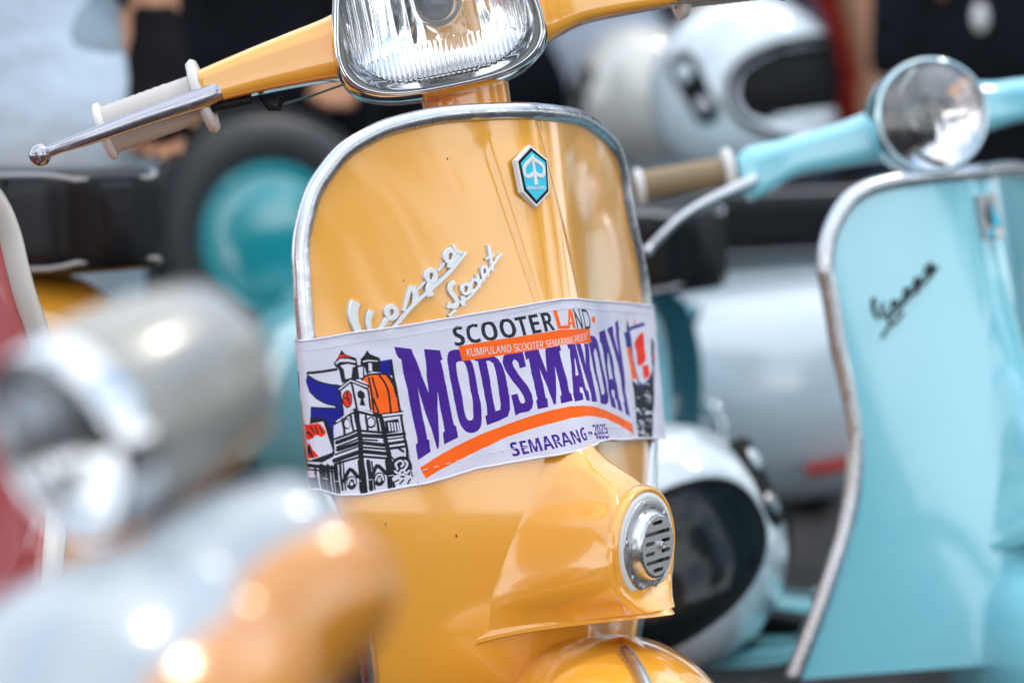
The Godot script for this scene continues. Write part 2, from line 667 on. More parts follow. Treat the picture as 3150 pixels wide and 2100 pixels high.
func line_plate(s: Soup, p: PackedVector2Array, w: Array, z0: float, z1: float, xf: Transform3D) -> void:
	var c := curve(p, 6) if p.size() > 2 else p
	var ww := even(w, c.size())
	var rows := []
	for i in c.size():
		var d := (c[mini(i + 1, c.size() - 1)] - c[maxi(i - 1, 0)]).normalized()
		var side := Vector2(-d.y, d.x) * ww[i]
		var o := PackedVector3Array()
		for x in [[-1.0, z0], [-1.0, z1], [1.0, z1], [1.0, z0]]:
			var at: Vector2 = c[i] + side * x[0]
			o.append(xf * Vector3(at.x, at.y, x[1]))
		rows.append(o)
	s.sheet(rows)

func arrow_badge(root: Node3D, xf: Transform3D) -> void:
	var s := Soup.new()
	s.plate(hexagon(0.0192, 0.0262, 0.0016), -0.004, 0.0016, 0.0006, xf)
	var b := part("arrow_badge", s, M.badge_white, root)
	s = Soup.new()
	s.plate(hexagon(0.0192, 0.0262, -0.0006), 0.0, 0.0020, 0.0, xf)
	part("black_border", s, M.ink, b)
	s = Soup.new()
	s.plate(hexagon(0.0192, 0.0262, -0.0031), 0.0, 0.0024, 0.0, xf)
	part("blue_field", s, M.badge_blue, b)
	s = Soup.new()
	var px := func(x: float, y: float) -> Vector2: return Vector2((x - (465.0 + (y - 190.0) * 0.1516)) / 317.0 * 0.0187, (801.0 - y) / 611.0 * 0.0262)
	var k := 0
	for q in [[[490, 345], [470, 440], [335, 570], [315, 670], [345, 780], [420, 810], [500, 770], [545, 720]], [[490, 345], [530, 450], [690, 560], [755, 650], [755, 770], [700, 810], [600, 770], [550, 720]]]:
		var p := PackedVector2Array()
		for e in q:
			p.append(px.call(e[0], e[1]))
		line_plate(s, p, [0.0002, 0.0016, 0.0018, 0.0017, 0.0017, 0.0018, 0.0018, 0.0014], 0.0022, 0.0028 + 0.0001 * k, xf)
		k += 1
	line_plate(s, PackedVector2Array([px.call(505, 480), px.call(545, 720), px.call(588, 990)]), [0.0012, 0.0016, 0.0023], 0.0022, 0.0031, xf)
	part("arrow_mark", s, M.badge_white, b)
	var tm := TextMesh.new()
	tm.font = M.serif
	tm.text = "PIAGGIO"
	tm.font_size = 48
	tm.pixel_size = 0.000112
	tm.depth = 0.0006
	tm.material = M.badge_white
	var o := MeshInstance3D.new()
	o.name = "badge_lettering"
	o.mesh = tm
	o.transform = xf * Transform3D(Basis().scaled(Vector3(1.0, 0.75, 1)), Vector3(-0.0002, -0.0108, 0.0025))
	b.add_child(o, true)

# ------------------------------------------------------------------ headlights and handlebars
# half width of the trapezoid lamp at height y
func lamp_half(y: float, hw: float, hh: float) -> float:
	var f := clampf(absf(y / hh), 0.0, 1.0)
	return hw * (1.0 - 0.17 * (y / hh + 0.45)) * pow(1.0 - pow(f, 3.6), 1.0 / 3.6)

func lamp_ring(c: Vector2, hw: float, hh: float, z: float, n := 96) -> PackedVector3Array:
	var o := PackedVector3Array()
	for j in n:
		var a := TAU * j / n
		var dx := cos(a)
		var dy := sin(a)
		var r := pow(pow(absf(dx), 3.2) + pow(absf(dy), 3.6), -1.0 / 3.4)
		var y := dy * r * hh
		var x := dx * r * hw * (1.0 - 0.17 * (y / hh + 0.45))
		o.append(Vector3(c.x + x, c.y + y - 0.06 * hh * (1.0 - pow(dx * r, 2.0)) * float(dy < 0.0), z))
	return o

func lens_sheet(s: Soup, c: Vector2, hw: float, hh: float, z: float, dome: float, ribs: bool, back: bool) -> void:
	var rows := []
	for i in 121:
		var f := 1.0 - i / 60.0
		var y := f * hh * 0.999
		var w := lamp_half(y, hw, hh)
		var o := PackedVector3Array()
		for j in 401:
			var x := (j / 200.0 - 1.0) * w
			var nx := x / hw
			var ny := y / hh
			var edge := fade(0.80, 1.0, pow(pow(absf(nx), 3.2) + pow(absf(ny), 3.6), 0.3))
			var zz := z + dome * (1.0 - nx * nx * 0.5 - ny * ny * 0.5) - (0.0 if back else 0.004 * edge * edge)
			var yy := y - 0.06 * hh * (1.0 - nx * nx) * float(y < 0.0)
			if ribs and edge < 0.25:
				var arc := -0.047 + 0.017 * (1.0 - nx * nx) + 0.004 * nx
				var r := Vector2(x - 0.004, y * 0.8 - 0.004).length()
				if y > arc:
					var clear := fade(0.021, 0.024, r)
					var period := 0.0125 if absf(nx) < 0.55 else 0.0085
					var ph := fposmod(x / period, 1.0)
					zz -= 0.0021 * sin(ph * PI) * clear
				else:
					zz -= 0.0014 + 0.0012 * absf(sin(x / 0.0046 * PI))
			o.append(Vector3(c.x + x, c.y + yy, zz))
		rows.append(o)
	s.sheet(rows, false, back)

func trapezoid_lamp(root: Node3D, xf: Transform3D) -> void:
	var c := Vector2(-0.0175, 0.0)
	var hw := 0.1
	var hh := 0.0785
	var s := Soup.new()
	var rows := []
	for q in [[0.922, 0.0605], [0.924, 0.064], [0.930, 0.0668], [0.940, 0.0675], [0.948, 0.0665], [0.953, 0.0655], [0.958, 0.0662], [0.970, 0.0650], [0.98, 0.0625], [0.997, 0.056], [1.003, 0.049], [0.998, 0.043], [0.985, 0.040]]:
		rows.append(lamp_ring(c, hw * q[0], hh * (q[0] - 0.012), q[1], 128))
	s.sheet(rows, true)
	var h := part("headlight", s, M.chrome, root, xf, "trapezoid headlight in a chrome rim")
	s = Soup.new()
	lens_sheet(s, c, hw * 0.93, hh * 0.915, 0.0625, 0.009, false, false)
	lens_sheet(s, c, hw * 0.93, hh * 0.915, 0.0555, 0.008, true, true)
	part("fluted_lens", s, M.glass, h)
	s = Soup.new()
	rows = []
	for i in 17:
		var f := i / 16.0
		rows.append(lamp_ring(c.lerp(Vector2(-0.012, 0.004), 1.0 - f), lerpf(0.012, hw * 0.86, f), lerpf(0.012, hh * 0.85, f), 0.024 + 0.028 * pow(f, 1.9)))
	s.sheet(rows, true)
	part("reflector", s, M.mirror, h)
	s = Soup.new()
	s.sheet([lamp_ring(c, hw * 0.855, hh * 0.845, 0.0515), lamp_ring(c, hw * 0.985, hh * 0.975, 0.048)], true)
	part("lens_surround", s, M.surround, h)
	var at := Transform3D(Basis(), Vector3(-0.0125, 0.004, 0))
	s = Soup.new()
	s.lathe([Vector2(0.0195, 0.043), Vector2(0.0215, 0.043), Vector2(0.0225, 0.041), Vector2(0.023, 0.03), Vector2(0.023, 0.018)], at, 40)
	s.lathe([Vector2(0.016, 0.02), Vector2(0.0185, 0.028), Vector2(0.019, 0.0425), Vector2(0.0195, 0.043)], at, 40)
	part("bulb_hood", s, M.hood, h)
	s = Soup.new()
	s.ellipsoid(at * Vector3(0, 0, 0.034), Vector3(0.0165, 0.0175, 0.011))
	part("bulb", s, M.bulb, h)
	s = Soup.new()
	s.lathe([Vector2(0, 0.026), Vector2(0.018, 0.026), Vector2(0.018, 0.02)], at, 30)
	part("bulb_socket", s, M.black, h)

func round_lamp(root: Node3D, xf: Transform3D, r: float, rim: Material) -> void:
	var s := Soup.new()
	s.lathe([Vector2(r * 0.885, 0.0), Vector2(r * 0.89, 0.005), Vector2(r * 0.92, 0.0085), Vector2(r * 0.96, 0.0075), Vector2(r * 0.99, 0.003), Vector2(r, -0.004), Vector2(r, -0.012)], xf, 56)
	var h := part("headlight", s, rim, root, Transform3D(), "round headlight in a bright rim")
	s = Soup.new()
	var rows := []
	for i in 15:
		var f := 1.0 - i / 14.0
		rows.append(s.ring(xf * Vector3(0, 0, 0.002 + 0.013 * (1.0 - f * f)), xf.basis.y, -xf.basis.x, maxf(f, 0.01) * r * 0.9, 48, Vector2.ONE))
	rows.reverse()
	s.sheet(rows, true)
	rows = []
	for i in 15:
		var f := 1.0 - i / 14.0
		var o := PackedVector3Array()
		for j in 48:
			var a := TAU * j / 48
			var p := Vector2(-sin(a), cos(a)) * maxf(f, 0.01) * r * 0.9
			o.append(xf * Vector3(p.x, p.y, -0.003 + 0.012 * (1.0 - f * f) - 0.0009 * absf(sin(p.x * 240.0))))
		rows.append(o)
	s.sheet(rows, true)
	part("fluted_lens", s, M.glass, h)
	s = Soup.new()
	rows = []
	for i in 13:
		var f := maxf(i / 12.0, 0.02)
		rows.append(s.ring(xf * Vector3(0, 0, -0.034 + 0.030 * f * f), xf.basis.y, -xf.basis.x, f * r * 0.9, 40, Vector2.ONE))
	s.sheet(rows, true)
	part("reflector", s, M.mirror, h)
	s = Soup.new()
	s.lathe([Vector2(0.004, -0.012), Vector2(r * 0.22, -0.014), Vector2(r * 0.24, -0.02), Vector2(r * 0.24, -0.034)], xf, 28)
	part("bulb_hood", s, M.hood, h)

# one arm of the headset, as sections of x, y, half height, z, half depth
func arm(s: Soup, sections: Array, mirror: float) -> void:
	var rows := []
	var n := 40
	var fine := []
	for i in sections.size() - 1:
		for e in 6:
			var q := []
			for c in 5:
				q.append(cubic_interpolate(sections[i][c], sections[i + 1][c], sections[maxi(i - 1, 0)][c], sections[mini(i + 2, sections.size() - 1)][c], e / 6.0))
			fine.append(q)
	fine.append(sections[sections.size() - 1])
	var tip: Array = fine[fine.size() - 1].duplicate()
	for e in [[0.002, 0.9], [0.0024, 0.0]]:
		fine.append([tip[0] + signf(tip[0]) * e[0], tip[1], tip[2] * e[1], tip[3], tip[4] * e[1]])
	for q in fine:
		var o := PackedVector3Array()
		for j in n:
			var a := TAU * j / n
			var dx := cos(a)
			var dy := sin(a)
			var r := pow(pow(absf(dx), 4.5) + pow(absf(dy), 4.5), -1.0 / 4.5)
			var zz := dx * r
			var yy := dy * r
			if yy > 0.55:
				zz *= 1.0 - 0.35 * (yy - 0.55) / 0.45
			o.append(Vector3(q[0] * mirror, q[1] + yy * q[2], q[3] + zz * q[4]))
		rows.append(o)
	s.sheet(rows, true, mirror > 0.0)

func turned_grip(root: Node3D, m: Material, collar: Material, from: Vector3, to: Vector3, r: float) -> void:
	var z := (from - to).normalized()
	var x := Vector3.UP.cross(z).normalized()
	var l := from.distance_to(to)
	var xf := Transform3D(Basis(x, z.cross(x), z), to)
	var s := Soup.new()
	var prof := [Vector2(0, l)]
	for i in 25:
		var f := 1.0 - i / 24.0
		prof.append(Vector2(r * (1.0 + 0.025 * float(i % 2) * float(f < 0.75)), l * (0.06 + 0.86 * f)))
	prof.append_array([Vector2(r, 0.006), Vector2(r * 0.92, 0.001), Vector2(0, 0)])
	s.lathe(prof, xf, 28)
	var g := part("handlebar_grip", s, m, root)
	s = Soup.new()
	s.lathe([Vector2(r, l + 0.002), Vector2(r * 1.5, l + 0.001), Vector2(r * 1.62, l - 0.003), Vector2(r * 1.5, l - 0.008), Vector2(r, l - 0.010)], xf, 32)
	part("grip_collar", s, collar, g)
	s = Soup.new()
	s.lathe([Vector2(r, 0.010), Vector2(r * 1.2, 0.009), Vector2(r * 1.24, 0.006), Vector2(r * 1.2, 0.003), Vector2(r * 0.98, 0.001)], xf, 28)
	part("grip_end_ring", s, collar, g)

func brake_lever(root: Node3D, m: Material, path: PackedVector3Array, radii: Array, ball: float) -> void:
	var s := Soup.new()
	var p := curve3(path, 6)
	s.tube(p, even(radii, p.size()), 16, Vector2(1.05, 0.75), Vector3.UP)
	if ball > 0.0:
		s.ellipsoid(p[p.size() - 1], Vector3.ONE * ball, 2.0, Basis(), 16, 20)
	part("brake_lever", s, m, root)

# ------------------------------------------------------------------ the rest of a scooter, in its own axes: x to its left hand side, y up, z forward
func wheel(root: Node3D, called: String, at: Vector3, axis: Vector3, r: float, disc: Material, cover := 1.0) -> MeshInstance3D:
	var z := axis.normalized()
	var x := Vector3.UP.cross(z).normalized()
	var xf := Transform3D(Basis(x, z.cross(x), z), at)
	var s := Soup.new()
	var prof := []
	var w := r * 0.23
	for i in 25:
		var a := PI * 0.5 - TAU * i / 24.0
		prof.append(Vector2(r - w + cos(a) * w * 1.0, sin(a) * w * 0.95))
	s.lathe(prof, xf, 48)
	for i in 48:
		var a := TAU * i / 48
		var d := Vector3(cos(a), sin(a), 0)
		for e in [-1, 1]:
			s.box(xf * (d * (r - 0.0015) + Vector3(0, 0, e * w * 0.35)), Vector3(0.004, 0.009, w * 0.26), 0.0015, xf.basis * Basis(Vector3.BACK, a))
	var t := part(called, s, M.tyre, root)
	s = Soup.new()
	for e in [1.0, -1.0]:
		var q := xf if e > 0 else xf * Transform3D(Basis(Vector3.UP, PI), Vector3.ZERO)
		s.lathe([Vector2(0, w * 0.62), Vector2(r * 0.2, w * 0.6), Vector2(r * 0.34, w * 0.42), Vector2(r * 0.48, w * 0.5), Vector2(r * 0.58, w * 0.82), Vector2(r * 0.63, w * 0.9), Vector2(r * 0.65, w * 0.7)] if cover > 0.99 else [Vector2(0, w * 0.86), Vector2(r * 0.2, w * 0.85), Vector2(r * 0.36, w * 0.8), Vector2(r * 0.46, w * 0.7), Vector2(r * 0.52, w * 0.62), Vector2(r * 0.56, w * 0.82), Vector2(r * 0.57, w * 0.7), Vector2(r * 0.62, w * 0.6)], q, 40)
	part("rim", s, disc, t)
	for i in 5:
		var a := TAU * i / 5
		s = Soup.new()
		s.ellipsoid(xf * Vector3(cos(a) * r * 0.27, sin(a) * r * 0.27, w * 0.55), Vector3.ONE * r * 0.045, 2.0, xf.basis, 8, 10)
		part("wheel_nut", s, M.steel, t)
	return t

func front_fender(root: Node3D, xf: Transform3D, r: Vector3, m: Material, crest: Material) -> MeshInstance3D:
	var s := Soup.new()
	var rows := []
	# from the nose over the crown to the tail, each a hoop open below
	for i in 41:
		var f := i / 20.0 - 1.0
		var end := pow(maxf(1.0 - pow(absf(f), 2.8), 0.0), 1.0 / 2.2)
		var o := PackedVector3Array()
		for j in 41:
			var a := PI * (j / 40.0) * 1.24 - PI * 0.12
			var dx := -cos(a)
			var dy := sin(a)
			var q := pow(pow(absf(dx), 2.7) + pow(absf(dy), 2.7), -1.0 / 2.7)
			o.append(Vector3(dx * q * r.x * maxf(end, 0.02), (dy * q * r.y if dy > 0.0 else dy * r.y * 1.6) * maxf(end, 0.02) - 0.03 * f * f - r.y, f * -r.z))
		rows.append(o)
	s.sheet(rows, false, true)
	var d := part("front_fender", s, m, root, xf)
	if crest:
		s = Soup.new()
		var p := PackedVector3Array()
		for i in 15:
			var f := 0.92 - i / 14.0 * 0.75
			var end := pow(1.0 - pow(absf(f), 2.8), 1.0 / 2.2)
			p.append(Vector3(0, r.y * end - 0.03 * f * f - r.y + 0.002, f * r.z))
		s.tube(p, PackedFloat32Array([0.006]), 12, Vector2(1.0, 1.0), Vector3.UP)
		part("fender_crest", s, crest, d)
	return d

func loft_body(s: Soup, sections: Array, power := 2.6, n := 40) -> void:
	# sections of z, y centre, half width, half height, running from front to back
	var rows := []
	var fine := []
	for i in sections.size() - 1:
		for e in 6:
			var q := []
			for c in 4:
				q.append(cubic_interpolate(sections[i][c], sections[i + 1][c], sections[maxi(i - 1, 0)][c], sections[mini(i + 2, sections.size() - 1)][c], e / 6.0))
			fine.append(q)
	fine.append(sections[sections.size() - 1])
	fine.push_front([fine[0][0] + 0.004, fine[0][1], fine[0][2] * 0.9, fine[0][3] * 0.9])
	fine.push_front([fine[0][0], fine[0][1], 0.0, 0.0])
	for q in fine:
		var o := PackedVector3Array()
		for j in n:
			var a := TAU * j / n
			var dx := cos(a)
			var dy := sin(a)
			var k := pow(pow(absf(dx), power) + pow(absf(dy), power), -1.0 / power)
			o.append(Vector3(dx * k * maxf(q[2], 0.002), q[1] + dy * k * maxf(q[3], 0.002), q[0]))
		rows.append(o)
	s.sheet(rows, true)

func saddle(root: Node3D, z0: float, z1: float, y: float, w0: float, w1: float, h: float, x := 0.0) -> void:
	var s := Soup.new()
	var c := y + h * 0.5
	var secs := [[z0, c, w0 * 0.30, h * 0.34], [z0 - 0.006, c, w0 * 0.66, h * 0.44], [z0 - 0.02, c, w0 * 0.88, h * 0.485], [z0 - 0.05, c, w0, h * 0.5], [lerpf(z0, z1, 0.3), c, lerpf(w0, w1, 0.6), h * 0.5], [lerpf(z0, z1, 0.6), c, w1, h * 0.52], [z1 + 0.04, c, w1 * 0.97, h * 0.55], [z1 + 0.008, c, w1 * 0.8, h * 0.5], [z1, c, w1 * 0.4, h * 0.3]]
	loft_body(s, secs, 7.0, 64)
	var at := Transform3D(Basis(), Vector3(x, 0, 0))
	var seat := part("saddle", s, M.seat, root, at)
	for e in [-0.86, 0.9]:
		s = Soup.new()
		var p := PackedVector3Array()
		for side in [-1.0, 1.0]:
			for i in 25:
				var f := (i / 24.0) if side > 0 else 1.0 - i / 24.0
				var g := f * (secs.size() - 3) + 1.0
				var k := int(g)
				var q := []
				for n in 4:
					q.append(cubic_interpolate(secs[k][n], secs[mini(k + 1, 8)][n], secs[k - 1][n], secs[mini(k + 2, 8)][n], g - k))
				p.append(Vector3(side * (q[2] * pow(1.0 - pow(absf(e), 7.0), 1.0 / 7.0) + 0.0006), q[1] + e * q[3], q[0]))
		s.tube(p, PackedFloat32Array([0.0028]), 8, Vector2.ONE, Vector3.UP, true)
		part("seat_piping", s, M.piping, seat)
	for side in [-1.0, 1.0]:
		s = Soup.new()
		var w := lerpf(w0, lerpf(w0, w1, 0.6), 0.25)
		s.tube(PackedVector3Array([Vector3(side * w, c - h * 0.42, z0 - 0.075), Vector3(side * (w + 0.001), c, z0 - 0.075), Vector3(side * w, c + h * 0.42, z0 - 0.075)]), PackedFloat32Array([0.002]), 8, Vector2.ONE, Vector3.BACK)
		part("seat_seam", s, M.seat, seat)

func rear_half(root: Node3D, m: Material, louvres: bool, dz := 0.0, dy := 0.0) -> void:
	var back := Transform3D(Basis(), Vector3(0, dy, dz))
	var s := Soup.new()
	loft_body(s, [[-0.455, -0.25, 0.03, 0.14], [-0.47, -0.24, 0.06, 0.19], [-0.55, -0.2, 0.10, 0.195], [-0.72, -0.17, 0.14, 0.175], [-0.95, -0.17, 0.13, 0.165], [-1.12, -0.2, 0.09, 0.15], [-1.2, -0.25, 0.06, 0.12], [-1.24, -0.3, 0.02, 0.05]])
	part("rear_body", s, m, root, back)
	for side in [-1.0, 1.0]:
		s = Soup.new()
		var rows := []
		for i in 33:
			var f := i / 32.0
			var zz := lerpf(-0.52, -1.17, f)
			var e := pow(maxf(0.0, 1.0 - pow(absf(2.0 * f - 0.92) / 1.08, 2.3)), 0.5)
			var o := PackedVector3Array()
			for j in 25:
				var a := PI * (j / 24.0 - 0.5)
				var yy := sin(a) * 0.17 * (0.35 + 0.65 * e)
				o.append(Vector3(side * (0.10 + 0.145 * e * pow(cos(a), 0.75)), -0.185 - yy - 0.05 * f, zz))
			rows.append(o)
		s.sheet(rows, false, side > 0.0)
		var cowl := part("side_cowl", s, m, root, back)
		if louvres and side < 0.0:
			for k in 7:
				s = Soup.new()
				var zc := -1.10 - k * 0.013 - dz
				var f := (-0.52 - zc) / 0.65
				var e := pow(maxf(0.0, 1.0 - pow(absf(2.0 * f - 0.92) / 1.08, 2.3)), 0.5)
				var yc := -0.285 - k * 0.0195
				var sn := clampf((-0.185 - 0.05 * f - yc) / (0.17 * (0.35 + 0.65 * e)), -0.98, 0.98)
				var xs := 0.10 + 0.145 * e * pow(sqrt(1.0 - sn * sn), 0.75)
				s.box(Vector3(-xs, yc, zc), Vector3(0.006, 0.0048, 0.044), 0.003, Basis(Vector3.UP, 0.5) * Basis(Vector3.RIGHT, -0.1))
				part("louvre", s, M.black, cowl)

func floor_board(root: Node3D, m: Material, matted := false) -> void:
	var s := Soup.new()
	var rows := []
	for i in 21:
		var f := i / 20.0
		var o := PackedVector3Array()
		var z := lerpf(-0.09, -0.54, f)
		var y := -0.46 + 0.06 * pow(1.0 - f, 4.0)
		for q in [[-1.0, -0.02], [-1.0, -0.004], [-0.96, 0.0], [-0.3, 0.0], [-0.24, 0.03], [0.24, 0.03], [0.3, 0.0], [0.96, 0.0], [1.0, -0.004], [1.0, -0.02]]:
			o.append(Vector3(q[0] * -0.19, y + q[1], z))
		rows.append(o)
	s.sheet(rows)
	var b := part("floorboard", s, m, root)
	if matted:
		s = Soup.new()
		s.box(Vector3(0.05, -0.443, -0.33), Vector3(0.135, 0.014, 0.20), 0.008)
		part("floor_mat", s, M.rubber, b)
	for x in [-0.15, -0.11, 0.11, 0.15]:
		s = Soup.new()
		s.tube(PackedVector3Array([Vector3(x, -0.452, -0.14), Vector3(x, -0.457, -0.3), Vector3(x, -0.458, -0.5)]), PackedFloat32Array([0.007]), 8, Vector2(0.7, 1.0), Vector3.UP)
		part("floor_strip", s, M.alu, b)
	s = Soup.new()
	s.tube(PackedVector3Array([Vector3(-0.12, -0.44, -0.2), Vector3(-0.12, -0.40, -0.17), Vector3(-0.12, -0.385, -0.15)]), PackedFloat32Array([0.008]), 10, Vector2.ONE, Vector3.RIGHT)
	s.box(Vector3(-0.12, -0.38, -0.145), Vector3(0.028, 0.009, 0.02), 0.005)
	part("brake_pedal", s, M.steel, b)

func plain_front(P: Dictionary, root: Node3D, m: Material, trim_: Material, grip: Material) -> void:
	legshield(P, root, m, trim_)
	horn_cover(P, P.nose, root, m)
	var s := Soup.new()
	s.tube(PackedVector3Array([Vector3(0, -0.1, -0.03), Vector3(0, 0.12, -0.08), Vector3(0, 0.27, -0.115)]), PackedFloat32Array([0.036, 0.036, 0.04]), 24, Vector2.ONE, Vector3.BACK)
	part("steering_column", s, m, root)

func handlebars(root: Node3D, xf: Transform3D, m: Material, grip: Material, both := true) -> void:
	var s := Soup.new()
	s.ellipsoid(Vector3(0, 0, -0.02), Vector3(0.072, 0.068, 0.075), 2.4)
	for e in [1.0, -1.0]:
		arm(s, [[-0.03, -0.004, 0.045, -0.02, 0.05], [-0.06, -0.008, 0.034, -0.025, 0.036], [-0.12, -0.016, 0.027, -0.03, 0.026], [-0.18, -0.024, 0.024, -0.035, 0.022], [-0.222, -0.03, 0.024, -0.04, 0.022]], e)
	part("headset_cover", s, m, root, xf)
	for e in [1.0, -1.0]:
		turned_grip(root, grip, M.flange, xf * Vector3(-0.226 * e, -0.027, -0.04), xf * Vector3(-0.35 * e, -0.033, -0.055), 0.0165)
		brake_lever(root, M.alu, PackedVector3Array([xf * Vector3(-0.21 * e, -0.04, -0.02), xf * Vector3(-0.264 * e, -0.055, 0.0), xf * Vector3(-0.307 * e, -0.071, 0.005), xf * Vector3(-0.349 * e, -0.101, 0.0)]), [0.0075, 0.006, 0.005, 0.0048], 0.007)

func frame_at(place: Vector3, yaw: float, lean := 0.0, size := 1.0) -> Transform3D:
	return Transform3D(Basis(Vector3.UP, deg_to_rad(yaw)) * Basis(Vector3.BACK, deg_to_rad(-lean)) * Basis().scaled(Vector3.ONE * size), place)

# a whole scooter as it stands farther back
func scooter(label: String, xf: Transform3D, P: Dictionary, m: Material, grip: Material, louvres: bool, rim: Material, turn := 0.0, edging: Material = null) -> Node3D:
	var o := thing("scooter", label, "scooter", xf, "parked scooters")
	plain_front(P, o, m, edging if edging else M.alu, grip)
	var hx := Transform3D(Basis(Vector3.UP, turn) * Basis(Vector3.RIGHT, -0.12), Vector3(0, 0.30, -0.125))
	handlebars(o, hx, m, grip)
	round_lamp(o, hx * Transform3D(Basis(), Vector3(0, 0, 0.052)), 0.066, rim)
	front_fender(o, Transform3D(Basis(), Vector3(0, -0.27, 0.10)), Vector3(0.1, 0.13, 0.24), m, M.alu)
	wheel(o, "front_tyre", Vector3(0, -0.455, 0.10), Vector3.RIGHT, 0.195, m)
	floor_board(o, m)
	rear_half(o, m, louvres)
	saddle(o, -0.46, -1.05, 0.0, 0.075, 0.13, 0.10)
	wheel(o, "rear_tyre", Vector3(0, -0.455, -0.98), Vector3.RIGHT, 0.195, m)
	return o

# ------------------------------------------------------------------ the print on the banner
const CLOTH := Color8(214, 212, 226)
const GREY := Color8(150, 152, 165)
const SEAM := Color8(190, 188, 205)
const INK := Color8(24, 26, 34)
const INK2 := Color8(38, 42, 50)
const NAVY := Color8(40, 38, 130)
const BLUE := Color8(18, 20, 135)
const ORANGE := Color8(255, 100, 8)
const RED := Color8(236, 44, 10)
const PURPLE := Color8(66, 22, 138)

func fill(im: Image, col: Color, p: PackedVector2Array) -> void:
	var lo := 1e9
	var hi := -1e9
	for q in p:
		lo = minf(lo, q.y)
		hi = maxf(hi, q.y)
	var m := p.size()
	for y in range(maxi(0, int(lo)), mini(im.get_height() - 1, int(hi)) + 1):
		var xs := PackedFloat32Array()
		var yy := y + 0.5
		for i in m:
			var a := p[i]
			var b := p[(i + 1) % m]
			if (a.y <= yy) != (b.y <= yy):
				xs.append(a.x + (yy - a.y) / (b.y - a.y) * (b.x - a.x))
		xs.sort()
		for i in range(0, xs.size() - 1, 2):
			var x0 := int(round(xs[i]))
			im.fill_rect(Rect2i(x0, y, maxi(1, int(round(xs[i + 1])) - x0), 1), col)

func points(flat: Array) -> PackedVector2Array:
	var p := PackedVector2Array()
	for i in range(0, flat.size(), 2):
		p.append(Vector2(flat[i], flat[i + 1]))
	return p

func pg(im: Image, col: Color, flat: Array, smooth := false) -> void:
	var p := points(flat)
	fill(im, col, curve(p, 6, true) if smooth else p)

func stroke(im: Image, col: Color, flat: Array, wide: float) -> void:
	var p := points(flat)
	if p.size() > 2:
		p = curve(p, 4)
	for q in Geometry2D.offset_polyline(p, wide * 0.5, Geometry2D.JOIN_ROUND, Geometry2D.END_ROUND):
		fill(im, col, q)

# lettering pulled into the quad top left, top right, bottom left, bottom right
func letters(im: Image, text: String, col: Color, flat: Array, bold: int) -> void:
	var q := points(flat)
	var tm := TextMesh.new()
	tm.font = M.bold if bold else M.plain_font
	tm.text = text
	tm.font_size = 64
	tm.depth = 0.0
	var a := tm.get_mesh_arrays()
	var vs: PackedVector3Array = a[Mesh.ARRAY_VERTEX]
	var ix = a[Mesh.ARRAY_INDEX]
	if ix == null or ix.size() == 0:
		ix = range(vs.size())
	var lo := Vector3.ONE * 1e9
	var hi := -lo
	for p in vs:
		lo = lo.min(p)
		hi = hi.max(p)
	var o := PackedVector2Array()
	for p in vs:
		var f := (p - lo) / (hi - lo)
		o.append(q[2].lerp(q[3], f.x).lerp(q[0].lerp(q[1], f.x), f.y))
	for i in range(0, ix.size() - 2, 3):
		fill(im, col, PackedVector2Array([o[ix[i]], o[ix[i + 1]], o[ix[i + 2]]]))

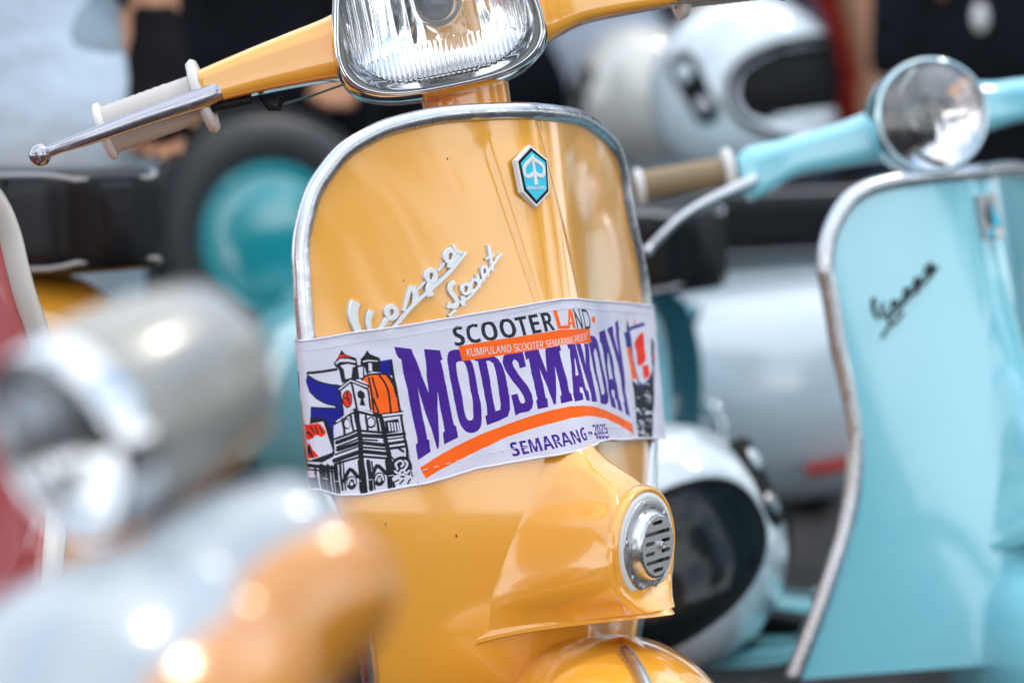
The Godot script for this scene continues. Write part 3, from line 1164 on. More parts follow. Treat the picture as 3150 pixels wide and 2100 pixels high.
func banner_print() -> ImageTexture:
	var im := Image.create(2048, 672, false, Image.FORMAT_RGB8)
	im.fill(CLOTH)
	pg(im, CLOTH, [116,228,208,222,392,202,420,619,252,641,98,612,96,402])
	pg(im, BLUE, [114,239,144,257,175,270,215,279,211,348,174,336,150,324,132,308,114,280], true)
	pg(im, BLUE, [115,342,156,348,197,350,213,344,210,409,185,434,184,491,167,411,146,381,112,376])
	pg(im, INK, [112,374,154,379,171,415,184,491,171,508,133,525,102,520,111,512,172,490,149,390,110,396])
	stroke(im, INK, [116,229,159,227,208,222], 9)
	stroke(im, INK, [114,236,144,257,175,269,215,278], 5)
	stroke(im, INK, [117,287,139,316,170,335,197,342,193,349,156,347,117,342], 5)
	pg(im, CLOTH, [104,398,147,391,172,490,166,496,107,512,96,459])
	pg(im, RED, [102,402,120,397,138,398,154,427,140,441,125,434,106,448,99,435], true)
	pg(im, RED, [97,459,105,459,111,482,125,504,105,510])
	stroke(im, INK, [111,407,118,425], 4)
	stroke(im, INK, [124,404,129,430], 4)
	stroke(im, INK, [137,409,144,427], 4)
	stroke(im, INK, [106,424,113,440], 4)
	stroke(im, INK, [104,468,109,506], 4)
	pg(im, BLUE, [354,205,390,201,392,256,367,247,351,242])
	pg(im, INK, [388,200,396,201,423,588,439,620,426,624,413,587])
	pg(im, INK, [295,194,310,182,320,166,327,179,357,194,359,207,351,242,338,246,311,245,307,224,294,214])
	pg(im, CLOTH, [302,201,321,198,352,203,350,206,321,203,304,206])
	pg(im, CLOTH, [320,209,331,210,330,237,319,236])
	pg(im, CLOTH, [313,245,330,239,353,244,345,253,320,253], true)
	pg(im, INK, [200,200,215,185,231,160,242,174,281,191,283,214,283,260,222,269,215,221,201,210])
	pg(im, RED, [215,184,227,174,241,176,266,187,240,183,221,187])
	pg(im, CLOTH, [206,200,223,189,252,190,278,199,276,206,251,200,222,199,206,207])
	pg(im, CLOTH, [223,210,250,207,276,214,275,218,266,219,258,254,236,257,233,224,224,215])
	pg(im, INK, [283,214,303,213,305,261,283,260])
	pg(im, CLOTH, [284,221,300,219,299,256,285,256])
	pg(im, ORANGE, [293,263,312,251,346,247,379,253,395,284,402,334,402,373,354,378,318,369,316,324,310,279], true)
	stroke(im, INK, [328,258,334,294,339,325], 6)
	stroke(im, INK, [352,252,368,283,376,328,375,374], 6)
	stroke(im, INK, [377,255,391,284,399,325], 6)
	stroke(im, INK, [326,329,335,365,336,376], 6)
	stroke(im, INK, [316,257,319,293,322,329,323,368], 6)
	stroke(im, INK, [293,263,312,249,346,247,379,253,395,284,402,334,402,373], 6)
	pg(im, CLOTH, [210,295,255,271,310,297,313,363,270,354,212,379])
	pg(im, INK, [202,286,254,255,316,283,310,299,255,270,205,300])
	pg(im, CLOTH, [207,287,254,260,310,286,308,291,254,265,209,291])
	stroke(im, INK, [256,271,266,354], 8)
	stroke(im, INK, [212,295,215,377], 7)
	stroke(im, INK, [310,299,314,363], 6)
	pg(im, INK, [253,324,250,337,244,346,236,351,228,351,222,345,217,334,217,322,220,309,226,300,233,295,242,295,248,301,253,311], true)
	pg(im, RED, [250,324,247,334,242,343,236,347,230,347,224,342,221,333,220,322,223,311,228,303,234,299,240,299,246,304,249,313], true)
	stroke(im, INK, [237,303,236,323,241,337], 5)
	stroke(im, INK, [226,318,244,324], 5)
	pg(im, INK, [272,305,283,296,296,306,297,320,291,327,297,350,278,346,283,326,273,319])
	pg(im, CLOTH, [180,401,261,362,341,389,412,381,415,481,421,615,252,641,98,614,104,534,177,513])
	pg(im, INK, [177,397,259,354,314,369,342,378,413,374,412,390,341,395,259,369,180,407])
	stroke(im, CLOTH, [193,394,259,361,317,376], 6)
	stroke(im, CLOTH, [346,386,411,382], 7)
	pg(im, INK, [237,405,235,412,231,419,226,422,220,421,215,418,212,411,212,403,214,395,218,389,223,386,229,386,234,390,237,397], true)
	pg(im, CLOTH, [235,404,234,410,231,415,227,418,223,417,220,414,218,409,217,403,219,397,221,393,225,390,229,390,233,393,235,398], true)
	pg(im, INK, [324,407,322,416,317,422,311,425,304,425,299,421,295,414,295,405,297,397,302,391,308,387,314,388,320,392,323,399], true)
	pg(im, CLOTH, [320,406,319,412,315,416,311,419,306,419,302,416,299,410,299,404,300,398,304,394,308,391,313,392,317,395,320,400], true)
	stroke(im, INK, [212,387,213,436], 8)
	stroke(im, INK, [243,379,245,429], 8)
	stroke(im, INK, [294,384,295,433], 8)
	stroke(im, INK, [328,391,332,440], 8)
	stroke(im, INK, [261,364,266,440,263,523,260,638], 17)
	stroke(im, INK, [269,365,269,524,271,636], 8)
	stroke(im, INK, [341,387,348,445,357,526,361,614], 14)
	stroke(im, INK, [405,389,411,481,413,587], 8)
	stroke(im, INK, [182,451,265,426], 7)
	stroke(im, INK, [187,463,265,440], 13)
	stroke(im, INK, [186,478,265,455], 6)
	stroke(im, INK, [188,487,264,468], 13)
	stroke(im, INK, [179,502,265,479], 6)
	stroke(im, INK, [172,522,265,499], 15)
	stroke(im, INK, [171,534,265,515], 7)
	stroke(im, INK, [274,431,339,442], 8)
	stroke(im, INK, [274,447,347,456], 13)
	stroke(im, INK, [273,460,325,467], 6)
	stroke(im, INK, [274,471,348,485], 13)
	stroke(im, INK, [274,486,355,499], 7)
	stroke(im, INK, [275,500,358,515], 13)
	stroke(im, INK, [275,517,358,530], 8)
	stroke(im, INK, [351,454,411,451], 10)
	stroke(im, INK, [353,466,411,462], 5)
	stroke(im, INK, [357,481,411,476], 10)
	stroke(im, INK, [360,497,413,492], 9)
	stroke(im, INK, [361,522,372,536], 5)
	stroke(im, INK, [388,499,400,509], 8)
	stroke(im, INK, [105,534,170,547], 12)
	stroke(im, INK, [104,547,167,558], 6)
	pg(im, INK, [352,404,396,400,399,442,354,448])
	pg(im, CLOTH, [360,410,366,409,369,439,364,440])
	pg(im, CLOTH, [370,410,376,410,378,439,373,440])
	pg(im, CLOTH, [379,411,385,411,387,440,382,441])
	pg(im, CLOTH, [389,412,395,411,397,441,391,442])
	stroke(im, INK, [198,593,221,555,246,582], 13)
	pg(im, INK, [243,601,240,611,234,618,226,622,217,621,210,617,205,608,204,598,207,588,213,581,221,577,230,578,237,583,242,591], true)
	stroke(im, CLOTH, [209,603,218,586,233,587,237,603], 6)
	pg(im, CLOTH, [229,603,227,608,223,610,219,607,218,602,220,598,224,596,228,598], true)
	stroke(im, INK, [291,589,315,551,340,578], 13)
	pg(im, INK, [337,597,334,607,328,614,320,618,311,618,303,613,299,604,298,594,301,584,307,577,315,573,324,574,331,579,336,587], true)
	stroke(im, CLOTH, [303,599,312,582,327,583,331,599], 6)
	pg(im, CLOTH, [323,599,321,604,317,606,313,603,312,598,314,594,318,592,322,594], true)
	stroke(im, INK, [113,534,114,622], 6)
	stroke(im, INK, [130,536,132,624], 16)
	stroke(im, INK, [140,536,142,624], 6)
	stroke(im, INK, [150,537,152,625], 12)
	stroke(im, INK, [162,538,164,626], 6)
	stroke(im, INK, [174,539,176,627], 14)
	stroke(im, INK, [189,527,190,619], 8)
	stroke(im, INK, [199,527,200,620], 5)
	stroke(im, INK, [254,531,254,624], 9)
	stroke(im, INK, [286,534,287,626], 14)
	stroke(im, INK, [298,535,299,627], 6)
	stroke(im, INK, [349,538,350,631], 14)
	stroke(im, INK, [362,539,362,632], 8)
	pg(im, INK, [101,573,118,572,120,609,99,608])
	pg(im, INK, [425,564,420,580,410,592,396,598,382,597,370,589,362,575,361,559,365,543,375,531,389,525,403,526,416,534,423,548], true)
	stroke(im, CLOTH, [378,567,375,549,391,539,400,551,391,559], 7)
	stroke(im, CLOTH, [405,540,412,552,402,569], 7)
	stroke(im, CLOTH, [369,573,381,581,394,570,405,582,416,574], 7)
	stroke(im, CLOTH, [375,591,392,586,412,594], 7)
	pg(im, CLOTH, [358,597,376,585,391,597,413,592,432,602,433,622,401,627,372,622], true)
	stroke(im, INK, [361,610,378,603], 5)
	stroke(im, INK, [381,616,395,604], 5)
	stroke(im, INK, [406,618,416,603], 5)
	pg(im, INK, [1585,373,1664,401,1789,380,1840,331,1754,617,1598,594,1600,459])
	stroke(im, GREY, [1645,530,1677,536,1676,547], 6.0)
	stroke(im, CLOTH, [1623,528,1637,530,1647,533], 5.0)
	stroke(im, CLOTH, [1676,396,1707,400,1709,406], 5.0)
	stroke(im, GREY, [1646,529,1668,533,1692,552], 5.0)
	stroke(im, CLOTH, [1728,507,1773,516,1774,517], 8.0)
	stroke(im, CLOTH, [1581,553,1599,559,1613,569], 8.0)
	stroke(im, GREY, [1731,464,1772,467,1751,478], 7.0)
	stroke(im, CLOTH, [1564,532,1589,539,1613,549], 7.0)
	stroke(im, CLOTH, [1681,586,1723,593,1710,590], 6.0)
	stroke(im, GREY, [1574,479,1602,481,1596,486], 6.0)
	stroke(im, CLOTH, [1733,401,1766,408,1770,410], 5.0)
	stroke(im, CLOTH, [1640,390,1666,396,1670,403], 5.0)
	stroke(im, GREY, [1579,527,1600,531,1592,546], 8.0)
	stroke(im, CLOTH, [1718,443,1757,453,1772,459], 7.0)
	stroke(im, CLOTH, [1635,540,1677,544,1659,562], 7.0)
	stroke(im, GREY, [1735,433,1751,436,1761,447], 6.0)
	stroke(im, CLOTH, [1606,487,1637,489,1636,495], 7.0)
	stroke(im, CLOTH, [1617,490,1637,491,1660,508], 7.0)
	stroke(im, GREY, [1678,492,1719,497,1724,513], 7.0)
	stroke(im, CLOTH, [1569,529,1590,531,1598,535], 7.0)
	stroke(im, CLOTH, [1639,566,1679,575,1654,581], 6.0)
	stroke(im, GREY, [1621,442,1656,444,1646,446], 6.0)
	stroke(im, CLOTH, [1607,479,1631,486,1629,488], 6.0)
	stroke(im, CLOTH, [1623,573,1661,578,1646,590], 5.0)
	stroke(im, GREY, [1716,536,1763,542,1745,554], 8.0)
	stroke(im, CLOTH, [1709,512,1733,514,1744,518], 7.0)
	pg(im, INK, [1832,238,1865,262,1839,346,1810,343])
	pg(im, NAVY, [1548,195,1596,195,1581,184,1773,176,1795,189,1629,196,1627,293,1670,386,1720,405,1788,382,1792,392,1680,416,1645,376,1562,252])
	pg(im, INK, [1587,184,1605,151,1623,182])
	pg(im, RED, [1676,177,1696,157,1704,175])
	pg(im, ORANGE, [1563,251,1602,252,1649,374,1587,370])
	pg(im, CLOTH, [1622,195,1783,190,1832,216,1813,347,1785,382,1721,404,1670,386])
	pg(im, RED, [1683,233,1754,212,1766,245,1764,292,1751,321,1687,331,1679,283,1660,250], true)
	pg(im, RED, [1724,334,1778,336,1786,380,1728,384])
	pg(im, RED, [1827,308,1868,310,1863,323,1826,319])
	pg(im, PURPLE, [408,160,461,170,501,321,502,173,553,180,559,213,552,214,572,433,578,437,579,475,533,495,532,458,540,451,530,313,516,506,510,508,467,301,480,474,487,477,489,516,443,541,442,490,450,483,425,202,418,198,412,186])
	pg(im, PURPLE, [575,208,581,189,595,182,617,182,637,194,649,219,657,244,663,325,665,395,660,434,648,454,628,463,609,459,597,445,589,418,580,334,575,271,573,232], true)
	pg(im, CLOTH, [600,237,603,225,613,221,624,222,632,232,637,268,640,359,637,404,632,418,623,421,615,415,611,392,606,315,601,265], true)
	pg(im, PURPLE, [655,213,715,208,732,212,745,223,755,243,759,282,762,353,759,391,749,415,719,429,678,441,676,410,683,407,682,326,673,224,665,222])
	pg(im, CLOTH, [702,225,712,225,724,234,728,259,730,323,731,374,727,392,711,396,708,349,705,279])
	pg(im, PURPLE, [831,199,833,252,810,257,809,240,803,229,795,225,789,235,791,250,807,282,830,319,839,348,839,372,831,393,818,404,799,406,790,407,773,415,772,389,768,345,790,341,791,361,796,374,805,376,811,369,810,353,800,328,777,295,762,262,758,234,763,213,776,202,798,199])
	pg(im, PURPLE, [836,201,837,231,848,225,854,365,849,368,849,398,887,393,888,365,883,362,883,262,908,387,917,385,942,256,943,357,937,360,936,385,984,379,986,355,980,352,971,209,979,207,977,184,918,185,907,277,889,192])
	pg(im, PURPLE, [1010,187,1015,205,1022,205,998,352,995,354,993,383,1040,381,1044,359,1031,355,1037,338,1052,340,1056,360,1057,385,1088,390,1089,358,1075,349,1068,238,1063,192])
	pg(im, CLOTH, [1040,239,1045,239,1045,297,1026,298])
	pg(im, PURPLE, [1067,191,1101,194,1105,212,1114,271,1125,211,1122,196,1163,199,1148,267,1149,370,1150,401,1102,394,1107,363,1093,315,1078,239])
	pg(im, PURPLE, [1166,189,1191,173,1228,180,1248,196,1262,257,1281,336,1291,396,1283,420,1254,423,1190,411,1192,384,1180,306,1166,225])
	pg(im, CLOTH, [1214,218,1228,231,1242,306,1254,373,1247,385,1217,385,1210,361,1204,302,1197,235])
	pg(im, PURPLE, [1277,169,1340,165,1347,183,1378,268,1400,375,1410,424,1423,433,1432,472,1379,456,1377,422,1361,415,1366,393,1353,380,1331,382,1335,404,1352,414,1358,451,1312,436,1302,386,1298,293,1287,211,1276,206])
	pg(im, CLOTH, [1332,249,1343,250,1364,343,1321,342,1320,296])
	pg(im, PURPLE, [1366,165,1426,158,1429,193,1463,272,1454,189,1456,150,1497,145,1503,181,1492,185,1493,302,1496,408,1505,443,1513,498,1464,482,1460,442,1472,437,1437,319,1386,198])
	pg(im, ORANGE, [448,567,495,540,572,503,649,471,719,450,744,442,803,425,885,406,964,397,1023,399,1103,411,1233,440,1382,481,1535,528,1547,570,1485,548,1370,509,1219,467,1105,446,1035,436,962,436,877,451,801,467,738,485,658,516,587,546,518,575,463,605,456,590])
	letters(im, "SCOOTER", INK2, [598,104,957,70,604,170,969,137], 1)
	pg(im, ORANGE, [614,170,733,157,889,144,996,137,1187,147,1191,198,1002,188,827,203,727,212,623,221])
	letters(im, "KUMPULAND SCOOTER SEMARANG PRESENT", CLOTH, [638,180,1168,159,640,207,1163,183], 0)
	pg(im, ORANGE, [969,69,987,69,997,124,1037,124,1037,137,982,134])
	pg(im, ORANGE, [1047,71,1067,72,1078,139,1062,138,1058,123,1045,122,1043,136,1028,135])
	pg(im, CLOTH, [1053,92,1056,115,1045,115])
	stroke(im, INK2, [1081,75,1092,139], 9)
	stroke(im, INK2, [1079,75,1126,141], 9)
	stroke(im, INK2, [1119,78,1129,141], 9)
	stroke(im, INK2, [1149,80,1152,144], 9)
	stroke(im, INK2, [1144,81,1171,84,1187,93,1199,114,1197,135,1186,144,1156,143], 9)
	pg(im, ORANGE, [1249,122,1244,129,1235,132,1226,132,1220,127,1219,120,1224,113,1233,110,1242,111,1248,115], true)
	letters(im, "SEMARANG", PURPLE, [743,505,1012,471,750,552,1023,517], 1)
	pg(im, PURPLE, [1033,491,1058,492,1059,502,1035,501])
	letters(im, "2025", PURPLE, [1065,469,1203,483,1075,509,1217,519], 1)
	stroke(im, PURPLE, [1090,514,1099,520,1106,515], 8)
	stroke(im, PURPLE, [1118,517,1129,524,1137,519], 8)
	stroke(im, PURPLE, [1150,522,1163,529,1171,523], 8)
	stroke(im, PURPLE, [1185,526,1199,534,1207,528], 8)
	stroke(im, SEAM, [792,74,975,47,1011,46], 3)
	return ImageTexture.create_from_image(im)

func along(x: float, xs: Array, ys: Array) -> float:
	for i in xs.size() - 1:
		if x <= xs[i + 1] or i == xs.size() - 2:
			return lerpf(ys[i], ys[i + 1], (x - xs[i]) / (xs[i + 1] - xs[i]))
	return 0.0

func banner(P: Dictionary, xf: Transform3D) -> void:
	var o := thing("banner", "white cloth banner printed in purple and orange, wrapped round the orange legshield", "banner", xf)
	var us := []
	for i in 101:
		us.append(lerpf(-0.2325, 0.2365, i / 100.0))
	var ripple := FastNoiseLite.new()
	ripple.seed = 4
	ripple.frequency = 1.0
	var rows := []
	var uvs := []
	for i in 31:
		var f := i / 30.0
		var r := PackedVector3Array()
		var w := PackedVector2Array()
		for j in range(-5, 106):
			var u: float = us[clampi(j, 0, 100)]
			var top := along(u, [-0.232, -0.195, -0.154, -0.111, -0.066, -0.027, 0.0, 0.025, 0.067, 0.161, 0.237], [0.013, 0.017, 0.02, 0.025, 0.03, 0.0345, 0.0362, 0.0352, 0.030, 0.021, 0.0115])
			var low := along(u, [-0.235, -0.217, -0.194, -0.14, -0.097, -0.053, -0.001, 0.03, 0.06, 0.09, 0.158, 0.214, 0.238], [-0.113, -0.1205, -0.1225, -0.1165, -0.107, -0.102, -0.097, -0.0945, -0.0962, -0.101, -0.109, -0.116, -0.119])
			var v := lerpf(top, low, f)
			var t := clampf((0.01 - v) / 0.11, 0.0, 1.0)
			var off := 0.0035 + 0.0095 * exp(-pow(u / 0.05, 2.0)) * t * t * (3.0 - 2.0 * t) + 0.0065 * fade(0.175, 0.222, absf(u))
			off += 0.0009 * ripple.get_noise_2d(u * 30.0, v * 18.0) + 0.0022 * ripple.get_noise_2d(u * 45.0 + 50.0, v * 10.0) * fade(0.72, 1.0, f) + 0.0011 * ripple.get_noise_2d(u * 22.0 + v * 26.0, v * 30.0 - u * 8.0)
			var z := shield_z(P, u, v, false) + off
			var over := maxf(-j, j - 100) / 5.0
			if over > 0.0:
				var s := signf(j)
				z -= 0.012 * over + 0.02 * over * over
				u += s * (0.005 * sin(over * PI) - 0.02 * over * over)
			r.append(Vector3(u, v, z))
			w.append(Vector2((u + 0.262) / 0.534, (0.045 - v) / 0.175))
		rows.append(r)
		uvs.append(w)
	# the hems are doubled over
	var hem := Soup.new()
	var s := Soup.new()
	s.sheet(rows, false, false, uvs)
	part("printed_cloth", s, M.banner, o)
	for i in [0, 30]:
		hem = Soup.new()
		var p := PackedVector3Array()
		for j in range(2, 109):
			p.append(rows[i][j] + Vector3(0, 0, 0.0))
		hem.tube(p, PackedFloat32Array([0.0011]), 8, Vector2(1, 1), Vector3.BACK)
		part("hem", hem, M.hem, o)
	# stitches along the lower hem and the upper one
	for q in [[27.4, 108], [1.9, 108]]:
		var st := Soup.new()
		for j in range(4, q[1]):
			var a: int = int(q[0])
			var fr: float = q[0] - a
			var p0: Vector3 = rows[a][j].lerp(rows[a + 1][j], fr)
			var p1: Vector3 = rows[a][j + 1].lerp(rows[a + 1][j + 1], fr)
			if j % 2 == 0 or q[0] < 5.0:
				st.tube(PackedVector3Array([p0.lerp(p1, 0.1) + Vector3(0, 0, 0.0002), p0.lerp(p1, 0.5) + Vector3(0, 0, 0.0006), p0.lerp(p1, 0.9) + Vector3(0, 0, 0.0002)]), PackedFloat32Array([0.00032 if q[0] > 5.0 else 0.00022]), 6, Vector2.ONE, Vector3.BACK)
		var sp := part("stitching", st, M.hem, o)
		sp.set_meta("kind", "stuff")

# ------------------------------------------------------------------ helmets and people
func helmet(label: String, xf: Transform3D, shell: Material, visor_glass: Material = null) -> void:
	var o := thing("helmet", label, "helmet", xf, "white crash helmets")
	var s := Soup.new()
	var rows := []
	var inner := []
	var open := []
	var n := 72
	var m := 44
	for i in m + 1:
		var th := PI * clampf(i / float(m) * 0.9, 0.004, 1.0)
		var r := PackedVector3Array()
		for j in n:
			var ph := TAU * j / n - PI
			var d := Vector3(sin(th) * sin(ph), cos(th), sin(th) * cos(ph))
			var ex := Vector3(0.128, 0.14, 0.142)
			var p := d * ex
			if d.y < 0.0 and d.z > 0.0:
				p.z += 0.022 * fade(0.0, 0.5, -d.y) * fade(0.0, 0.6, d.z)
			var el := asin(d.y)
			var q := Vector2(ph / 1.28, (el + 0.04) / 0.54)
			var hole := pow(absf(q.x), 2.6) + pow(absf(q.y), 2.6)
			if hole < 1.0:
				p *= lerpf(0.86, 0.97, fade(0.8, 1.0, hole))
			r.append(p)
		rows.append(r)
	s.sheet(rows, true)
	part("shell", s, shell, o)
	s = Soup.new()
	var rim := PackedVector3Array()
	var visor := []
	for j in 60:
		var a := TAU * j / 60
		var k := pow(pow(absf(cos(a)), 2.6) + pow(absf(sin(a)), 2.6), -1.0 / 2.6)
		var ph := cos(a) * k * 1.28
		var el := sin(a) * k * 0.54 - 0.04
		var d := Vector3(cos(el) * sin(ph), sin(el), cos(el) * cos(ph))
		var p := d * Vector3(0.128, 0.14, 0.142)
		if d.y < 0.0 and d.z > 0.0:
			p.z += 0.022 * fade(0.0, 0.5, -d.y) * fade(0.0, 0.6, d.z)
		rim.append(p * 0.995)
	s.tube(rim, PackedFloat32Array([0.006]), 10, Vector2.ONE, Vector3(0, 0.3, 1), true)
	part("opening_seal", s, M.black, o)
	if visor_glass:
		s = Soup.new()
		for i in 13:
			var band := PackedVector3Array()
			for j in 31:
				var qx := (j / 15.0 - 1.0)
				var hh := pow(maxf(0.0, 1.0 - pow(absf(qx), 2.6)), 1.0 / 2.6)
				var ph := qx * 1.31
				var el := (1.0 - i / 6.0) * hh * 0.56 - 0.04
				var d := Vector3(cos(el) * sin(ph), sin(el), cos(el) * cos(ph))
				var p := d * Vector3(0.128, 0.14, 0.142)
				if d.y < 0.0 and d.z > 0.0:
					p.z += 0.022 * fade(0.0, 0.5, -d.y) * fade(0.0, 0.6, d.z)
				band.append(p * 1.012)
			visor.append(band)
		s.sheet(visor)
		part("visor", s, visor_glass, o)
	s = Soup.new()
	s.ellipsoid(Vector3(0, -0.004, 0.006), Vector3(0.1135, 0.122, 0.126))
	part("lining", s, M.black, o)
	for e in [-1.0, 1.0]:
		s = Soup.new()
		var at := Transform3D(Basis(Vector3.UP, e * PI * 0.5) * Basis(Vector3.BACK, -0.5 * e), Vector3(e * 0.117, 0.012, -0.012))
		var pl := PackedVector2Array()
		for j in 24:
			var a := TAU * j / 24
			pl.append(Vector2(cos(a) * 0.022, sin(a) * 0.022 + 0.034 * signf(sin(a))))
		s.plate(pl, -0.012, 0.013, 0.003, at)
		var v := part("side_vent", s, M.black, o)
		for yy in [0.026, -0.03]:
			s = Soup.new()
			s.lathe([Vector2(0, 0.017), Vector2(0.012, 0.016), Vector2(0.014, 0.012)], at * Transform3D(Basis(), Vector3(0, yy, 0)), 20)
			part("vent_cap", s, shell if yy > 0 else M.steel, v)

func hand_bones(wrist: Vector3, down: Vector3, out: Vector3) -> Array:
	# palm, four fingers a little curled and a thumb
	var d := down.normalized()
	var a := (out - d * out.dot(d)).normalized()
	var c := d.cross(a)
	var palm := wrist + d * 0.075
	var b := [[wrist, wrist + d * 0.03, 0.024, 0.026]]
	for i in 4:
		var x := (i - 1.5) * 0.019
		var k := palm + c * x
		b.append([wrist + d * 0.025 + c * x * 0.7, k, 0.014, 0.0115])
		var l: float = [0.062, 0.072, 0.068, 0.052][i]
		var m1 := k + (d * 0.9 + a * 0.35).normalized() * l * 0.5
		b.append([k, m1, 0.0095, 0.0085])
		b.append([m1, m1 + (d * 0.65 + a * 0.7).normalized() * l * 0.55, 0.0085, 0.007])
	var t0 := wrist + d * 0.03 - c * 0.026
	var t1 := t0 + (d * 0.7 - c * 0.5 + a * 0.4).normalized() * 0.04
	b.append([t0, t1, 0.012, 0.0105])
	b.append([t1, t1 + (d * 0.85 + a * 0.5).normalized() * 0.034, 0.0105, 0.008])
	return b

func person(label: String, at: Vector3, yaw: float, tall: float, shirt: Material, trousers: Material, hands: Array, sleeve := 0.45, group := "") -> Node3D:
	var k := tall / 1.70
	var o := thing("person", label, "person", Transform3D(Basis(Vector3.UP, deg_to_rad(yaw)), at), "people standing behind the scooters")
	var V := func(x: float, y: float, z: float) -> Vector3: return Vector3(x, y, z) * k
	var s := Soup.new()
	var bones := []
	bones.append_array([[V.call(-0.07, 0.93, 0), V.call(0.07, 0.93, 0), 0.115, 0.115], [V.call(0, 0.98, 0), V.call(0, 1.2, 0.01), 0.115, 0.12], [V.call(-0.09, 1.27, 0), V.call(0.09, 1.27, 0), 0.11, 0.11], [V.call(-0.14, 1.37, -0.01), V.call(0.14, 1.37, -0.01), 0.06, 0.06], [V.call(0, 1.38, -0.01), V.call(0, 1.52, 0.015), 0.056, 0.05]])
	bones.append_array([[V.call(0, 1.585, 0.015), V.call(0, 1.625, 0.0), 0.078, 0.088], [V.call(0, 1.53, 0.055), V.call(0, 1.575, 0.06), 0.04, 0.05], [V.call(0, 1.605, 0.098), V.call(0, 1.575, 0.112), 0.009, 0.014], [V.call(-0.018, 1.538, 0.098), V.call(0.018, 1.538, 0.098), 0.011, 0.011]])
	for e in [-1.0, 1.0]:
		bones.append([V.call(e * 0.033, 1.613, 0.085), V.call(e * 0.034, 1.612, 0.087), 0.014, 0.014])
		bones.append([V.call(e * 0.085, 1.6, 0.0), V.call(e * 0.088, 1.575, 0.005), 0.014, 0.012])
		bones.append([V.call(e * 0.09, 0.9, 0), V.call(e * 0.095, 0.49, 0.015), 0.085, 0.055])
		bones.append([V.call(e * 0.095, 0.49, 0.015), V.call(e * 0.095, 0.09, -0.02), 0.052, 0.035])
		bones.append([V.call(e * 0.095, 0.05, -0.02), V.call(e * 0.105, 0.035, 0.15), 0.035, 0.028])
	var cloth_bones := [[V.call(-0.08, 0.86, 0), V.call(0.08, 0.86, 0), 0.145, 0.145], [V.call(0, 0.98, 0), V.call(0, 1.2, 0.01), 0.15, 0.145], [V.call(-0.095, 1.28, 0), V.call(0.095, 1.28, 0), 0.128, 0.128], [V.call(-0.15, 1.375, -0.01), V.call(0.15, 1.375, -0.01), 0.075, 0.075]]
	var fine := []
	for i in 2:
		var e := -1.0 if i == 0 else 1.0
		var sh: Vector3 = V.call(e * 0.19, 1.36, -0.01)
		var el: Vector3 = hands[i][0] * k
		var wr: Vector3 = hands[i][1] * k
		bones.append([sh, el, 0.05, 0.041])
		bones.append([el, wr, 0.041, 0.027])
		cloth_bones.append([sh, sh.lerp(el, clampf(sleeve * 2.0, 0.0, 1.0)), 0.07, 0.062])
		if sleeve > 0.5:
			cloth_bones.append([el, el.lerp(wr, (sleeve - 0.5) * 2.0), 0.058, 0.046])
		fine.append_array(hand_bones(wr, wr - el, hands[i][2]))
	s.nets(bones, 0.05, 0.017)
	s.nets(fine, 0.008, 0.006)
	part("body", s, M.skin, o)
	s = Soup.new()
	s.nets(cloth_bones, 0.05, 0.02)
	part("shirt", s, shirt, o)
	s = Soup.new()
	var leg := [[V.call(-0.07, 0.93, 0), V.call(0.07, 0.93, 0), 0.128, 0.128]]
	for e in [-1.0, 1.0]:
		leg.append([V.call(e * 0.09, 0.88, 0), V.call(e * 0.097, 0.49, 0.012), 0.105, 0.078])
		leg.append([V.call(e * 0.097, 0.49, 0.012), V.call(e * 0.097, 0.1, -0.015), 0.078, 0.066])
	s.nets(leg, 0.04, 0.02)
	part("trousers", s, trousers, o)
	s = Soup.new()
	for e in [-1.0, 1.0]:
		s.nets([[V.call(e * 0.095, 0.06, -0.03), V.call(e * 0.108, 0.045, 0.16), 0.05, 0.042]], 0.02, 0.016)
	part("shoes", s, M.black, o)
	s = Soup.new()
	s.nets([[V.call(0, 1.64, -0.02), V.call(0, 1.655, 0.02), 0.092, 0.085], [V.call(0, 1.58, -0.05), V.call(0, 1.62, -0.04), 0.06, 0.08]], 0.03, 0.014)
	part("hair", s, M.hair, o)
	return o

# ------------------------------------------------------------------ the sky
func sky_picture() -> ImageTexture:
	var w := 768
	var h := 384
	var im := Image.create(w, h, false, Image.FORMAT_RGBF)
	var f := FastNoiseLite.new()
	f.seed = 12
	f.frequency = 1.1
	f.fractal_octaves = 5
	for y in h:
		var up := PI * (0.5 - (y + 0.5) / h)
		for x in w:
			var a := TAU * (x + 0.5) / w
			var d := Vector3(cos(up) * sin(a), sin(up), cos(up) * cos(a))
			var c := Color(0.80, 0.95, 1.10)
			if d.y > -0.02:
				var q := Vector3(d.x, 0, d.z) / (d.y + 0.35) * 1.1
				var cloud := smoothstep(-0.30, 0.28, f.get_noise_3d(q.x, q.z, 1.3 * d.y))
				c = Color(0.42, 0.66, 1.0).lerp(Color(1.30, 1.34, 1.38), cloud) * SKY
				c = c.lerp(Color(1.55, 1.62, 1.68) * SKY, 1.0 - smoothstep(0.05, 0.45, d.y))
			else:
				c = Color(0.3, 0.3, 0.3)
			im.set_pixel(x, y, c)
	return ImageTexture.create_from_image(im)

const SKY := 1.15

